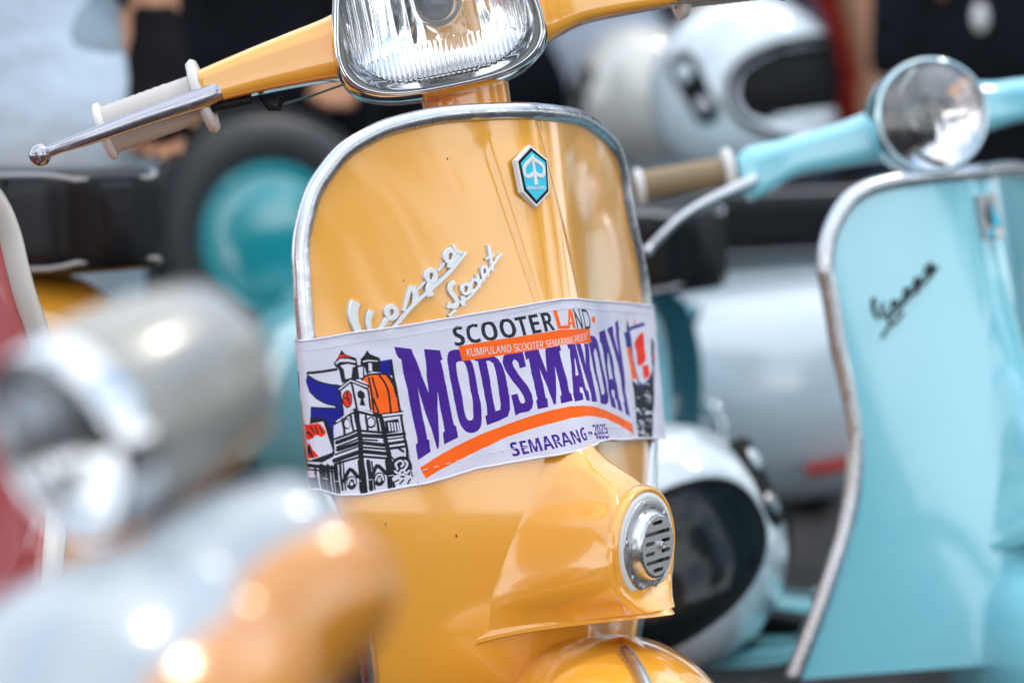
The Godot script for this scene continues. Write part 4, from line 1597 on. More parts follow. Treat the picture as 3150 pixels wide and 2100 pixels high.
func _ready() -> void:
	# camera
	var cam := Camera3D.new()
	cam.name = "camera"
	add_child(cam)
	cam.transform = Transform3D(Basis(Vector3(0.99905, -0.04338, 0.00456), Vector3(0.04362, 0.99358, -0.10443), Vector3(0.00000, 0.10453, 0.99452)), Vector3(0.00000, 0.88542, 2.28740))
	var lens := CameraAttributesPhysical.new()
	lens.frustum_focal_length = 88.2
	lens.frustum_focus_distance = 2.23
	lens.exposure_aperture = 2.25
	lens.frustum_near = 0.05
	lens.frustum_far = 200.0
	cam.attributes = lens
	cam.fov = 15.5
	cam.far = 200.0
	cam.current = true
	# sky, sun and exposure
	var world := WorldEnvironment.new()
	world.name = "world"
	var env := Environment.new()
	env.background_mode = Environment.BG_SKY
	env.sky = Sky.new()
	var sm := PanoramaSkyMaterial.new()
	sm.panorama = sky_picture()
	env.sky.sky_material = sm
	env.tonemap_mode = Environment.TONE_MAPPER_LINEAR
	env.tonemap_exposure = 1.3
	env.sdfgi_enabled = true
	env.ssao_enabled = true
	env.ssil_enabled = true
	world.environment = env
	add_child(world)
	var sun := DirectionalLight3D.new()
	sun.name = "sun"
	sun.light_energy = 0.3
	sun.light_color = Color(1.0, 0.95, 0.87)
	sun.light_angular_distance = 5.0
	sun.shadow_enabled = true
	add_child(sun)
	sun.look_at_from_position(Vector3(0.75, 1.5, -0.25) * 5.0, Vector3.ZERO)

	var bold := SystemFont.new()
	bold.font_names = PackedStringArray(["Droid Sans"])
	bold.font_weight = 700
	M.bold = bold
	var plain_font := SystemFont.new()
	plain_font.font_names = PackedStringArray(["Droid Sans"])
	M.plain_font = plain_font
	var serif := SystemFont.new()
	serif.font_names = PackedStringArray(["Droid Serif"])
	serif.font_weight = 700
	M.serif = serif
	materials()
	M.steel_bright = metal(Color(0.55, 0.55, 0.56), 0.2, 0.5, 30.0)
	M.chrome_worn = metal(Color(0.62, 0.62, 0.63), 0.12, 0.42, 26.0)
	M.face = mat(Color(0.66, 0.66, 0.66), 0.42, 0.85)
	M.diaphragm = mat(Color(0.36, 0.34, 0.32), 0.7)
	M.hood = mat(Color(0.10, 0.095, 0.09), 0.12, 0.9)
	M.surround = dull(mat(Color(0.16, 0.16, 0.15), 0.5), 0.3)
	M.bulb = mat(Color(0.05, 0.05, 0.055), 0.03)
	var bm := mat(Color(1, 1, 1), 0.5)
	bm.albedo_texture = banner_print()
	bm.texture_repeat = false
	bm.clearcoat_enabled = true
	bm.clearcoat = 0.12
	bm.metallic_specular = 0.3
	bm.clearcoat_roughness = 0.35
	M.banner = bm
	M.bark = mat(Color(0.09, 0.07, 0.05), 0.9)
	M.leaf = mat(Color(0.05, 0.09, 0.03), 0.6)
	M.hem = mat(Color(0.68, 0.66, 0.74), 0.7)

	setting()
	unseen_trees()
	orange_scooter()
	blue_scooter()
	background_scooters()
	foreground_scooter()
	helmets()
	people()

func setting() -> void:
	var s := Soup.new()
	s.sheet([PackedVector3Array([Vector3(-60, 0, -60), Vector3(60, 0, -60)]), PackedVector3Array([Vector3(-60, 0, 60), Vector3(60, 0, 60)])])
	var asphalt := bumpy(Color(0.045, 0.045, 0.047), 0.85, grain, 1.7, 1.0)
	asphalt.albedo_texture = noise(0.01, 31, 512, false, 0.0, Color(0.7, 0.7, 0.7), Color(1, 1, 1))
	structure("ground", s, asphalt)
	# a shopfront far behind the crowd
	var b := thing("building", "dim grey building front with shutters behind the crowd", "building", Transform3D(Basis(), Vector3(0, 0, -13)))
	s = Soup.new()
	s.box(Vector3(0, 3.5, -1.5), Vector3(16, 3.5, 1.5), 0.02)
	part("wall", s, bumpy(Color(0.10, 0.12, 0.13), 0.8, grain, 0.6, 0.4), b)
	for i in 5:
		var x := -10.0 + i * 5.0
		s = Soup.new()
		s.box(Vector3(x, 1.35, 0.03), Vector3(1.9, 1.35, 0.05), 0.02)
		var sh := part("shutter", s, mat(Color(0.05, 0.07, 0.08), 0.5), b)
		s = Soup.new()
		for k in 26:
			s.box(Vector3(x, 0.1 + k * 0.1, 0.09), Vector3(1.86, 0.03, 0.02), 0.01)
		part("shutter_slats", s, mat(Color(0.06, 0.085, 0.095), 0.45), sh).set_meta("kind", "stuff")

func unseen_tree(label: String, at: Vector3, high: float, wide: float, seed_: int) -> void:  # added out of view to darken the low sky and break up reflections
	var o := thing("unseen_tree", label, "unseen_tree", Transform3D(Basis(), at), "trees added out of view to break up reflections")
	var r := RandomNumberGenerator.new()
	r.seed = seed_
	var s := Soup.new()
	s.tube(PackedVector3Array([Vector3(0, -0.1, 0), Vector3(0.05, high * 0.3, 0.02), Vector3(-0.04, high * 0.7, 0)]), PackedFloat32Array([0.17, 0.13, 0.06]), 12, Vector2.ONE, Vector3.BACK)
	for i in 6:
		var a := TAU * i / 6.0 + r.randf()
		s.tube(PackedVector3Array([Vector3(0.02, high * (0.3 + 0.05 * i), 0), Vector3(cos(a) * wide * 0.4, high * (0.5 + 0.05 * i), sin(a) * wide * 0.4), Vector3(cos(a) * wide * 0.75, high * (0.58 + 0.06 * i), sin(a) * wide * 0.75)]), PackedFloat32Array([0.06, 0.04, 0.015]), 8, Vector2.ONE, Vector3.BACK)
	part("trunk", s, M.bark, o)
	s = Soup.new()
	for i in 1400:
		var d := Vector3(r.randfn(), r.randfn(), r.randfn()).normalized() * pow(r.randf(), 0.4)
		var clump := Vector3(sin(i * 0.7), sin(i * 1.3), cos(i * 0.9)) * 0.25
		var c := Vector3(0, high * 0.66, 0) + (d + clump * 0.6) * Vector3(wide, high * 0.36, wide)
		var b := Basis.from_euler(Vector3(r.randf() * 3.0, r.randf() * 6.0, r.randf() * 3.0)) * 0.16
		s.sheet([PackedVector3Array([c + b * Vector3(-0.5, 0.2, 0), c + b * Vector3(0, 0.8, 0.2)]), PackedVector3Array([c + b * Vector3(0, -0.8, 0), c + b * Vector3(0.5, 0.2, 0.1)])])
	var f := part("crown", s, M.leaf, o)
	f.set_meta("kind", "stuff")

func unseen_trees() -> void:  # none in frame; put in for the streaks reflected in the paint
	unseen_tree("tree added for reflections, far right of the pale blue scooter", Vector3(6.2, 0, -1.6), 4.2, 1.3, 1)
	unseen_tree("tree with a broad crown added for reflections to the right of the camera", Vector3(7.5, 0, 1.6), 4.6, 1.6, 2)
	unseen_tree("slim tree added for reflections, out of view beyond the red shirt", Vector3(8.5, 0, -4.6), 5.0, 1.2, 3)
	unseen_tree("tree added for reflections behind the camera on its right", Vector3(5.0, 0, 6.5), 4.8, 1.7, 4)
	unseen_tree("tree added for reflections behind the camera on its left", Vector3(-4.5, 0, 7.5), 5.0, 1.8, 5)

const FLAT_EDGE := [-0.19, -0.46, -0.18, -0.4, -0.182, -0.32, -0.202, -0.22, -0.22, -0.15, -0.232, -0.09, -0.2305, -0.019, -0.23, 0.014, -0.23, 0.041, -0.229, 0.067, -0.228, 0.088, -0.224, 0.11, -0.214, 0.139, -0.2, 0.16, -0.181, 0.1795, -0.153, 0.195, -0.133, 0.2015, -0.104, 0.2078, -0.08, 0.2105, -0.053, 0.212, -0.021, 0.2125, 0.011, 0.2113, 0.055, 0.2085, 0.095, 0.2045, 0.13, 0.1965, 0.163, 0.185, 0.185, 0.171, 0.2, 0.145, 0.207, 0.115, 0.2135, 0.091, 0.224, 0.066, 0.234, 0.035, 0.238, -0.003, 0.237, -0.042, 0.229, -0.077, 0.216, -0.114, 0.2, -0.147, 0.185, -0.19, 0.17, -0.25, 0.165, -0.32, 0.168, -0.4, 0.18, -0.46]

const NOSE := [[-0.082, 0.0175, -0.086, 0.0371, 0.1], [-0.092, 0.0235, -0.095, 0.0412, 0.12], [-0.1, 0.032, -0.103, 0.0433, 0.16], [-0.108, 0.044, -0.111, 0.0453, 0.2], [-0.115, 0.058, -0.12, 0.0484, 0.25], [-0.123, 0.072, -0.131, 0.0525, 0.32], [-0.132, 0.082, -0.143, 0.0577, 0.42], [-0.145, 0.0885, -0.157, 0.0649, 0.62], [-0.16, 0.0915, -0.174, 0.0731, 0.66], [-0.177, 0.0925, -0.192, 0.0814, 0.64], [-0.195, 0.093, -0.212, 0.0896, 0.56], [-0.21, 0.096, -0.231, 0.0968, 0.42], [-0.222, 0.104, -0.247, 0.102, 0.24], [-0.231, 0.116, -0.26, 0.1071, 0.08], [-0.2365, 0.125, -0.27, 0.1102, 0.0]]

const VESPA := [
	[-1828,440,83,-1857,371,80,-1860,277,73,-1841,202,66,-1810,127,55],
	[-1709,356,52,-1741,284,49,-1743,204,42,-1727,136,35],
	[-1507,329,43,-1512,310,43,-1522,294,43,-1536,284,43,-1552,281,43,-1567,286,43,-1579,297,43,-1586,314,43,-1587,333,43,-1582,352,43,-1572,368,43,-1558,378,43,-1542,381,43,-1527,377,43,-1515,365,43,-1508,349,43,-1507,329,43],
	[-1591,276,42,-1636,218,35,-1700,148,28],
	[-1644,131,28,-1547,200,31,-1359,386,31,-1200,513,31,-1016,661,31,-853,827,28],
	[-1358,555,28,-1398,455,28,-1443,336,24],
	[-1352,551,55,-1328,465,55,-1349,385,42],
	[-1316,512,18,-1239,583,18],
	[-1142,629,43,-1147,610,43,-1157,594,43,-1171,583,43,-1186,580,43,-1200,585,43,-1212,596,43,-1218,613,43,-1219,633,43,-1214,652,43,-1204,668,43,-1190,678,43,-1175,682,43,-1161,677,43,-1149,665,43,-1143,649,43,-1142,629,43],
	[-1191,567,55,-1213,514,55,-1203,456,69],
	[-1116,669,18,-1054,741,18],
	[-953,794,44,-959,774,44,-969,757,44,-984,746,44,-1000,743,44,-1015,748,44,-1027,760,44,-1034,777,44,-1034,798,44,-1029,818,44,-1018,834,44,-1004,845,44,-988,849,44,-973,844,44,-961,832,44,-954,814,44,-953,794,44],
	[-993,748,62,-1005,694,55],
	[-951,900,31,-944,848,31,-888,822,28],
	[-942,773,28,-909,819,28],
]
const SPRINT := [
	[-976,567,42,-1019,542,44,-1025,488,44,-991,431,49,-980,386,44,-1003,357,42,-1060,363,39],
	[-1046,393,28,-1059,343,28],
	[-1003,326,28,-1066,272,24],
	[-857,503,32,-862,487,32,-871,473,32,-883,464,32,-896,461,32,-909,465,32,-919,475,32,-924,490,32,-925,506,32,-921,523,32,-912,537,32,-900,545,32,-886,548,32,-873,544,32,-864,534,32,-858,520,32,-857,503,32],
	[-925,445,35,-930,357,32],
	[-959,385,24,-857,442,25,-787,513,25,-714,599,25,-575,757,24,-534,800,19],
	[-841,454,26,-845,564,28],
	[-847,533,21,-813,584,26,-789,568,25],
	[-772,509,26,-776,629,31],
	[-727,565,25,-734,682,29],
	[-735,644,21,-708,694,25,-685,679,25,-681,607,25],
	[-631,650,25,-637,760,26,-641,880,33],
	[-685,755,19,-606,796,19],
]

func orange_scooter() -> void:
	var xf := Transform3D(Basis(Vector3(0.68795, -0.03043, -0.72512), Vector3(0.02094, 0.99954, -0.02208), Vector3(0.72545, 0.00000, 0.68827)), Vector3(0.04475, 0.64880, 0.03982))
	var P := {"tr": 0.14554, "k1": 0.42533, "k2": 0.17851, "kv": -0.26192, "e": 0.03074, "spine_at": 0.0185, "spine_lean": -0.22, "trim": 0.0082, "edge": points(FLAT_EDGE), "nose": NOSE}
	var o := thing("scooter", "orange scooter with trapezoid headlight, chrome horn and white banner round its legshield", "scooter", xf, "parked scooters")
	legshield(P, o, M.orange, M.alu)
	horn_cover(P, NOSE, o, M.orange)
	horn(o, Transform3D(Basis(Vector3.UP, 0.17), Vector3(0.0, -0.1775, 0.0938)))
	var s := Soup.new()
	s.lathe([Vector2(0.046, 0.0), Vector2(0.0472, 0.0026), Vector2(0.0492, 0.0034), Vector2(0.0512, 0.0022), Vector2(0.0525, -0.002), Vector2(0.0525, -0.006)], Transform3D(Basis(Vector3.UP, 0.17), Vector3(0.0, -0.1775, 0.0930)), 64)
	part("horn_surround", s, M.orange, o)
	arrow_badge(o, Transform3D(Basis(Vector3.RIGHT, -0.145), Vector3(-0.0143, 0.1475, shield_z(P, -0.0143, 0.1475) + 0.0026)))
	cast_word("cast_script", VESPA, P, o, M.emblem)
	cast_word("cast_script", SPRINT, P, o, M.emblem)
	# stone chips in the paint
	for q in [[-0.118, -0.165, 0.0011], [-0.175, -0.15, 0.0008], [-0.14, 0.06, 0.0007], [-0.205, -0.19, 0.001], [0.07, 0.12, 0.0007], [-0.09, 0.165, 0.0008]]:
		s = Soup.new()
		s.ellipsoid(on_shield(P, q[0], q[1], 0.0), Vector3(q[2], q[2] * 1.4, 0.0003), 2.0, Basis(Vector3.UP, -0.35 if q[0] < 0.0 else 0.35), 6, 9)
		part("paint_chip", s, M.bark, o)
	# steering column
	s = Soup.new()
	var col := PackedVector3Array()
	var rad := []
	for i in 12:
		var f := i / 11.0
		col.append(Vector3(0, lerpf(0.05, 0.30, f), lerpf(-0.075, -0.132, f)))
		rad.append(0.039 + 0.012 * pow(f, 5.0))
	s.tube(col, even(rad, 12), 32, Vector2(1, 1), Vector3.BACK)
	part("steering_column", s, M.orange, o)
	# headset, turned towards the lens
	var hw := Transform3D(Basis.from_euler(Vector3(deg_to_rad(-8), deg_to_rad(4), deg_to_rad(9))), Vector3(-0.045, 0.950, -0.045))
	var hx := xf.affine_inverse() * hw
	s = Soup.new()
	var rows := []
	var c := Vector2(-0.0175, 0.0)
	for q in [[1.0, 0.043, 0.0], [0.995, 0.035, 0.0], [0.99, 0.015, 0.0], [0.95, -0.015, 0.0], [0.85, -0.05, 0.0], [0.68, -0.08, 0.0], [0.4, -0.10, 0.0], [0.02, -0.105, 0.0]]:
		rows.append(lamp_ring(c * q[0], 0.099 * q[0], 0.0775 * q[0], q[1], 96))
	s.sheet(rows, true)
	arm(s, [[-0.06, -0.010, 0.046, 0.0, 0.030], [-0.09, -0.0125, 0.036, 0.0, 0.028], [-0.113, -0.0145, 0.0290, 0.0, 0.026], [-0.15, -0.017, 0.0245, 0.0, 0.0225], [-0.19, -0.0205, 0.0205, 0.0, 0.020], [-0.236, -0.026, 0.0165, 0.0, 0.0175]], 1.0)
	arm(s, [[-0.03, -0.012, 0.046, 0.0, 0.030], [-0.065, -0.0155, 0.038, 0.0, 0.028], [-0.085, -0.0180, 0.0300, 0.0, 0.026], [-0.10, -0.019, 0.0235, 0.0, 0.0225], [-0.13, -0.019, 0.0175, 0.0, 0.019], [-0.21, -0.0215, 0.0165, 0.0, 0.0175]], -1.0)
	part("headset_cover", s, M.orange, o, hx)
	trapezoid_lamp(o, hx)
	turned_grip(o, M.grip, M.flange, hx * Vector3(-0.2345, -0.0305, -0.016), hx * Vector3(-0.338, -0.0445, -0.024), 0.0222)
	turned_grip(o, M.grip, M.flange, hx * Vector3(0.213, -0.022, -0.012), hx * Vector3(0.32, -0.03, -0.02), 0.0178)
	brake_lever(o, M.lever, PackedVector3Array([hx * Vector3(-0.225, -0.034, 0.013), hx * Vector3(-0.241, -0.0375, 0.0155), hx * Vector3(-0.29, -0.0440, 0.020), hx * Vector3(-0.339, -0.0515, 0.0215), hx * Vector3(-0.372, -0.0555, 0.019), hx * Vector3(-0.391, -0.0585, 0.017)]), [0.0092, 0.0092, 0.0080, 0.0068, 0.0052, 0.0058], 0.0102)
	brake_lever(o, M.alu, PackedVector3Array([hx * Vector3(0.20, -0.03, 0.010), hx * Vector3(0.29, -0.0440, 0.020), hx * Vector3(0.372, -0.0555, 0.019)]), [0.0072, 0.0063, 0.0044], 0.0098)
	s = Soup.new()
	s.box(hx * Vector3(-0.215, -0.0455, -0.004), Vector3(0.022, 0.004, 0.011), 0.003, hx.basis)
	s.tube(PackedVector3Array([hx * Vector3(-0.185, -0.044, -0.01), hx * Vector3(-0.180, -0.055, -0.008), hx * Vector3(-0.172, -0.057, -0.008), hx * Vector3(-0.168, -0.049, -0.01)]), PackedFloat32Array([0.0032]), 10, Vector2.ONE, Vector3.BACK)
	part("lever_bracket", s, M.black, o)
	s = Soup.new()
	s.tube(PackedVector3Array([hx * Vector3(-0.176, -0.054, -0.014), hx * Vector3(-0.145, -0.051, -0.018), hx * Vector3(-0.10, -0.043, -0.03), hx * Vector3(-0.04, -0.06, -0.06)]), PackedFloat32Array([0.0011]), 8, Vector2.ONE, Vector3.BACK)
	part("brake_cable", s, M.cable, o)
	# front fender, turned with the bars
	var fx := Transform3D(Basis(Vector3.UP, deg_to_rad(-36)), Vector3(-0.02, -0.2655, 0.075))
	var fender := front_fender(o, fx, Vector3(0.1, 0.12, 0.22), M.orange, M.alu)
	s = Soup.new()
	s.box(Vector3(0.1015, -0.105, 0.05), Vector3(0.004, 0.035, 0.09), 0.0035)
	part("fender_trim", s, M.chrome, fender)
	wheel(o, "front_tyre", Vector3(-0.02, -0.46, 0.075), fx.basis.x, 0.19, M.cream)
	floor_board(o, M.orange)
	rear_half(o, M.orange, false, -0.20, 0.045)
	saddle(o, -0.655, -1.16, 0.045, 0.085, 0.14, 0.114, 0.012)
	wheel(o, "rear_tyre", Vector3(0, -0.455, -1.16), Vector3.RIGHT, 0.195, M.cream)
	banner(P, xf)

const BLUE_EDGE := [-0.272, -0.445, -0.259, -0.41, -0.244, -0.37, -0.23, -0.33, -0.2185, -0.297, -0.209, -0.263, -0.2035, -0.236, -0.199, -0.194, -0.201, -0.159, -0.205, -0.123, -0.211, -0.087, -0.2155, -0.043, -0.22, -0.008, -0.222, 0.008, -0.217, 0.037, -0.206, 0.059, -0.189, 0.079, -0.165, 0.093, -0.132, 0.1005, -0.096, 0.104, -0.06, 0.1065, 0.0, 0.108, 0.06, 0.1065, 0.096, 0.104, 0.132, 0.1005, 0.165, 0.093, 0.189, 0.079, 0.206, 0.059, 0.217, 0.037, 0.222, 0.008, 0.22, -0.008, 0.2155, -0.043, 0.211, -0.087, 0.205, -0.123, 0.201, -0.159, 0.199, -0.194, 0.2035, -0.236, 0.209, -0.263, 0.2185, -0.297, 0.23, -0.33, 0.244, -0.37, 0.259, -0.41, 0.272, -0.445]
const BLUE_NOSE := [[-0.02, 0.0075, -0.025, 0.044, 0.1], [-0.06, 0.018, -0.07, 0.046, 0.15], [-0.11, 0.034, -0.125, 0.048, 0.2], [-0.16, 0.052, -0.18, 0.050, 0.3], [-0.21, 0.070, -0.24, 0.055, 0.4], [-0.25, 0.085, -0.285, 0.068, 0.4], [-0.29, 0.095, -0.315, 0.085, 0.25], [-0.305, 0.10, -0.33, 0.092, 0.05]]

func blue_scooter() -> void:
	var xf := frame_at(Vector3(0.5521, 0.6542, -0.554), 44.0)
	var P := {"flat_foot": true, "tr": 0.1944, "k1": 0.55, "k2": -0.5, "kv": -0.9, "e": 0.05, "trim": 0.0095, "edge": points(BLUE_EDGE), "nose": BLUE_NOSE}
	var o := thing("scooter", "pale blue scooter with round headlight and black script on its legshield", "scooter", xf, "parked scooters")
	legshield(P, o, M.blue, M.alu)
	horn_cover(P, BLUE_NOSE, o, M.blue)
	var fit := Transform2D(Vector2(0.815, 0.0), Vector2(0.0, 0.75), Vector2(-0.011, -0.0615))
	cast_word("cast_script", VESPA, P, o, M.ink, fit, 0.4)
	cast_word("script_tail", [[-1675, 122, 40, -1640, 60, 40, -1600, 20, 44], [-1640, 40, 36, -1790, -160, 30], [-1600, 20, 36, -1440, 190, 30]], P, o, M.ink, fit, 0.4)
	var s := Soup.new()
	var bx := Transform3D(Basis(Vector3.RIGHT, -0.19), Vector3(-0.003, 0.051, shield_z(P, 0, 0.051) + 0.005))
	s.plate(PackedVector2Array([Vector2(-0.016, 0.026), Vector2(-0.016, -0.024), Vector2(0.016, -0.024), Vector2(0.016, 0.026)]), -0.006, 0.003, 0.001, bx)
	var b := part("shield_badge", s, M.steel, o)
	s = Soup.new()
	s.plate(PackedVector2Array([Vector2(0.004, 0.014), Vector2(-0.002, -0.012), Vector2(0.012, -0.012)]), 0.0, 0.0045, 0.0, bx)
	s.plate(PackedVector2Array([Vector2(-0.014, -0.015), Vector2(-0.014, -0.0225), Vector2(-0.002, -0.0225), Vector2(-0.002, -0.015)]), 0.0, 0.0042, 0.0, bx)
	part("blue_field", s, M.badge_blue, b)
	s = Soup.new()
	s.plate(PackedVector2Array([Vector2(-0.004, 0.018), Vector2(-0.012, 0.004), Vector2(-0.008, -0.012), Vector2(-0.004, -0.004), Vector2(-0.006, 0.004)]), 0.0, 0.0046, 0.0, bx)
	part("black_mark", s, M.ink, b)
	s = Soup.new()
	s.plate(PackedVector2Array([Vector2(0.0, -0.017), Vector2(0.0, -0.0225), Vector2(0.014, -0.0225), Vector2(0.014, -0.017)]), 0.0, 0.0044, 0.0, bx)
	part("white_bar", s, M.badge_white, b)
	s = Soup.new()
	s.tube(PackedVector3Array([Vector3(0, -0.06, -0.04), Vector3(-0.005, 0.06, -0.07), Vector3(-0.01, 0.17, -0.085)]), PackedFloat32Array([0.036, 0.036, 0.042]), 24, Vector2.ONE, Vector3.BACK)
	part("steering_column", s, M.blue, o)
	var hw := Transform3D(Basis.from_euler(Vector3(deg_to_rad(-6), deg_to_rad(6), deg_to_rad(6))), Vector3(0.4894, 0.8217, -0.5817))
	var hx := xf.affine_inverse() * hw
	s = Soup.new()
	s.lathe([Vector2(0.0655, 0.042), Vector2(0.066, 0.02), Vector2(0.064, 0.0), Vector2(0.058, -0.03), Vector2(0.042, -0.06), Vector2(0.02, -0.075), Vector2(0, -0.078)], Transform3D(Basis(), Vector3(-0.0145, -0.003, 0)), 48)
	arm(s, [[-0.03, -0.006, 0.040, -0.03, 0.04], [-0.06, -0.0115, 0.031, -0.03, 0.033], [-0.11, -0.017, 0.025, -0.03, 0.026], [-0.16, -0.021, 0.0225, -0.03, 0.024], [-0.195, -0.029, 0.028, -0.028, 0.024], [-0.214, -0.033, 0.030, -0.026, 0.023], [-0.226, -0.035, 0.023, -0.026, 0.021]], 1.0)
	arm(s, [[-0.03, 0.002, 0.038, -0.03, 0.04], [-0.08, 0.002, 0.028, -0.03, 0.03], [-0.12, 0.003, 0.025, -0.03, 0.026], [-0.2, 0.0, 0.023, -0.03, 0.024], [-0.226, 0.0, 0.023, -0.03, 0.021]], -1.0)
	part("headset_cover", s, M.blue, o, hx)
	round_lamp(o, hx * Transform3D(Basis(), Vector3(-0.0145, -0.003, 0.05)), 0.0665, M.blue_rim)
	turned_grip(o, M.tan_grip, M.flange, hx * Vector3(-0.233, -0.026, -0.03), hx * Vector3(-0.347, -0.0275, -0.03), 0.017)
	turned_grip(o, M.tan_grip, M.flange, hx * Vector3(0.233, 0.0, -0.03), hx * Vector3(0.347, -0.0, -0.03), 0.017)
	brake_lever(o, M.alu, PackedVector3Array([hx * Vector3(-0.215, -0.042, -0.005), hx * Vector3(-0.264, -0.055, 0.01), hx * Vector3(-0.307, -0.071, 0.015), hx * Vector3(-0.349, -0.101, 0.01)]), [0.0075, 0.006, 0.005, 0.0045], 0.0062)
	brake_lever(o, M.alu, PackedVector3Array([hx * Vector3(0.215, -0.02, -0.005), hx * Vector3(0.264, -0.04, 0.01), hx * Vector3(0.349, -0.08, 0.01)]), [0.0075, 0.006, 0.0045], 0.0062)
	var fx := Transform3D(Basis(Vector3.UP, deg_to_rad(-36)), Vector3(0.02, -0.325, 0.06))
	front_fender(o, fx, Vector3(0.105, 0.13, 0.22), M.blue, null)
	wheel(o, "front_tyre", Vector3(0.02, -0.465, 0.08), fx.basis.x, 0.19, M.blue)
	floor_board(o, M.blue, true)
	s = Soup.new()
	s.tube(curve3(PackedVector3Array([Vector3(0.23, -0.125, -0.86), Vector3(0.265, -0.118, -0.784), Vector3(0.265, -0.101, -0.70), Vector3(0.265, -0.106, -0.692), Vector3(0.265, -0.156, -0.727), Vector3(0.265, -0.215, -0.772), Vector3(0.23, -0.24, -0.82)]), 4), PackedFloat32Array([0.009]), 12, Vector2.ONE, Vector3.RIGHT)
	s.tube(curve3(PackedVector3Array([Vector3(0.23, -0.26, -0.86), Vector3(0.265, -0.256, -0.783), Vector3(0.265, -0.241, -0.682), Vector3(0.265, -0.252, -0.662), Vector3(0.265, -0.295, -0.656), Vector3(0.22, -0.36, -0.66)]), 4), PackedFloat32Array([0.0075]), 12, Vector2.ONE, Vector3.RIGHT)
	part("crash_bar", s, M.chrome, o)
	wheel(o, "spare_tyre", Vector3(-0.005, 0.0, -1.31), Vector3(-0.30, 0.12, 1.0), 0.2, M.teal, 0.5)
	s = Soup.new()
	s.tube(PackedVector3Array([Vector3(0, -0.25, -1.2), Vector3(0, -0.16, -1.34), Vector3(0, 0.0, -1.345)]), PackedFloat32Array([0.012]), 10, Vector2.ONE, Vector3.RIGHT)
	part("spare_carrier", s, M.black, o)
	rear_half(o, M.blue, true, -0.09)
	saddle(o, -0.44, -1.1, -0.05, 0.075, 0.13, 0.11)
	wheel(o, "rear_tyre", Vector3(0, -0.455, -1.07), Vector3.RIGHT, 0.195, M.blue)

func plain_shield(trim := 0.0085) -> Dictionary:
	return {"tr": 0.14554, "k1": 0.42533, "k2": 0.17851, "kv": -0.26192, "e": 0.03074, "spine_at": 0.0185, "spine_lean": -0.22, "trim": trim, "edge": points(FLAT_EDGE), "nose": NOSE}

func background_scooters() -> void:
	var s := Soup.new()
	# white, side on, with an arched rear wheel opening
	var w := scooter("white scooter seen from its side with long black seat between orange and blue scooters", frame_at(Vector3(1.2, 0.60, -1.50), 82.0), plain_shield(), M.white, M.rubber, false, M.chrome)
	s = Soup.new()
	s.box(Vector3(-0.245, -0.30, -0.70), Vector3(0.008, 0.009, 0.05), 0.004, Basis(Vector3.RIGHT, -0.15))
	part("red_reflector", s, M.lamp_red, w)
	# red, mostly out of the frame on the left
	scooter("red scooter at the left edge beside the foreground headlight", frame_at(Vector3(-0.482, 0.63, 0.36), 50.0), plain_shield(0.014), M.red, M.rubber, false, M.chrome, 1.1, M.cream)
	scooter("cream scooter farthest back behind the orange headset", frame_at(Vector3(0.22, 0.66, -2.75), 30.0), plain_shield(), M.cream, M.rubber, false, M.cream)

func foreground_scooter() -> void:
	var o := thing("scooter", "white and orange scooter close to the camera with two tone front fender", "scooter", Transform3D(Basis(), Vector3(-0.2, 0.0, 1.05)), "parked scooters")
	var two := [[Vector3(0.0, 0.40, 0.21), Vector3(0.018, 0.572, 0.08), 0.100, 0.08], [Vector3(0.018, 0.572, 0.08), Vector3(0.055, 0.612, 0.03), 0.08, 0.052], [Vector3(0.082, 0.634, 0.02), Vector3(0.095, 0.636, 0.012), 0.043, 0.043]]
	var s := Soup.new()
	s.nets(two, 0.02, 0.006)
	part("front_fender", s, M.shaded_orange, o)  # shade is part of this orange
	s = Soup.new()
	var band := []
	for q in two:
		var sh := Vector3(-0.015, 0.019, -0.004)
		band.append([q[0] + sh, q[1] + sh, q[2] - 0.004, q[3] - 0.004])
	s.nets(band, 0.02, 0.006)
	part("white_top", s, M.fore_white, o)
	s = Soup.new()
	var lx := Transform3D(Basis(Vector3.UP, -0.75) * Basis(Vector3.RIGHT, 0.3), Vector3(-0.006, 0.722, 0.0))
	s.lathe([Vector2(0.044, 0.02), Vector2(0.051, 0.018), Vector2(0.055, 0.0), Vector2(0.053, -0.04), Vector2(0.045, -0.08), Vector2(0.02, -0.10), Vector2(0, -0.102)], lx, 40)
	part("headlight_shell", s, M.lamp_grey, o)
	round_lamp(o, lx * Transform3D(Basis(), Vector3(0, 0, 0.022)), 0.054, M.chrome)

func helmets() -> void:
	helmet("big white full face helmet with black opening on the white scooter's long seat", Transform3D(Basis(Vector3.UP, deg_to_rad(55)) * Basis(Vector3.RIGHT, -0.05) * Basis().scaled(Vector3.ONE * 1.1), Vector3(0.385, 0.845, -1.66)), M.white)
	helmet("white helmet behind the pale blue headlight, tilted towards the red shirt", Transform3D(Basis(Vector3.UP, deg_to_rad(110)) * Basis(Vector3.BACK, 0.4), Vector3(0.90, 0.885, -3.73)), M.white)

	helmet("cream helmet carried low between the headset and the big white helmet", Transform3D(Basis(Vector3.UP, deg_to_rad(200)) * Basis().scaled(Vector3.ONE * 0.95), Vector3(0.255, 0.84, -2.35)) , M.cream)

	helmet("white helmet with dark tinted visor lying on the pale blue scooter's floorboard", Transform3D(Basis(Vector3.UP, deg_to_rad(-22)) * Basis(Vector3.BACK, 0.5) * Basis(Vector3.RIGHT, 0.12) * Basis().scaled(Vector3.ONE * 1.06), Vector3(0.178, 0.325, -0.66)), M.white, M.visor)

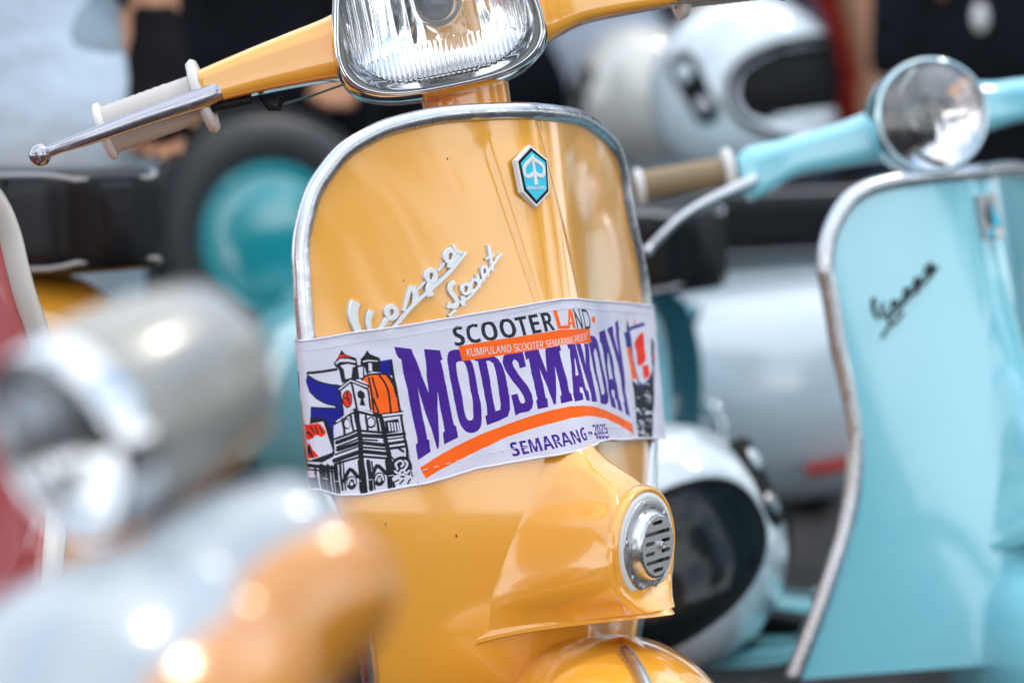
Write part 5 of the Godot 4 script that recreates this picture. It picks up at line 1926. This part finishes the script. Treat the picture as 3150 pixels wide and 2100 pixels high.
func people() -> void:
	var jeans := fabric(Color(0.05, 0.08, 0.12))
	var dark := fabric(Color(0.008, 0.009, 0.012))
	var grey := fabric(Color(0.28, 0.36, 0.42))
	var white := fabric(Color(0.55, 0.66, 0.78))
	var pale := fabric(Color(0.48, 0.52, 0.62))
	var red := fabric(Color(0.6, 0.05, 0.03))
	var hang := func(x: float, z := 0.0) -> Array: return [Vector3(x * 1.0, 1.09, -0.01 + z * 0.3), Vector3(x * 1.08, 0.865, 0.06 + z), Vector3(0, 0, 1)]
	var p := person("person in a white T-shirt and grey jeans with a black glove", Vector3(-0.68, 0, -1.13), 4.0, 1.70, white, grey, [hang.call(-0.235), [Vector3(0.222, 1.12, 0.0), Vector3(0.218, 0.92, 0.06), Vector3(0, 0, 1)]])
	var s := Soup.new()
	s.nets([[Vector3(0.218, 0.98, 0.04), Vector3(0.218, 0.92, 0.06), 0.036, 0.037], [Vector3(0.218, 0.92, 0.06), Vector3(0.216, 0.85, 0.08), 0.039, 0.052]], 0.02, 0.01)
	part("black_glove", s, M.glove, p)
	person("person in black clothes standing right of the white T-shirt", Vector3(-0.42, 0, -1.9), -10.0, 1.72, dark, dark, [hang.call(-0.24), [Vector3(0.25, 1.10, 0.02), Vector3(0.21, 0.93, 0.14), Vector3(0, 0, 1)]], 0.7)
	person("person in dark blue trousers behind the orange steering column", Vector3(-0.06, 0, -2.55), 12.0, 1.68, dark, jeans, [hang.call(-0.24), hang.call(0.24)], 0.9)
	person("person in pale grey clothes right of the orange steering column", Vector3(0.16, 0, -2.62), -20.0, 1.66, pale, white, [hang.call(-0.23), hang.call(0.24)], 0.45)
	person("person in a black shirt behind the big white helmet", Vector3(0.46, 0, -2.75), 8.0, 1.7, dark, jeans, [hang.call(-0.24), hang.call(0.25)], 0.4)
	person("person in a red and white shirt at the back right", Vector3(0.70, 0, -2.95), -6.0, 1.68, red, jeans, [hang.call(-0.24), hang.call(0.24)], 0.45)
	p = person("person in a black jacket behind the pale blue scooter", Vector3(0.95, 0, -1.95), -14.0, 1.74, dark, dark, [hang.call(-0.25), hang.call(0.25)], 1.0)
	s = Soup.new()
	s.ellipsoid(Vector3(-0.13, 0.95, 0.15), Vector3(0.013, 0.024, 0.012))
	part("jacket_badge", s, M.flange, p)
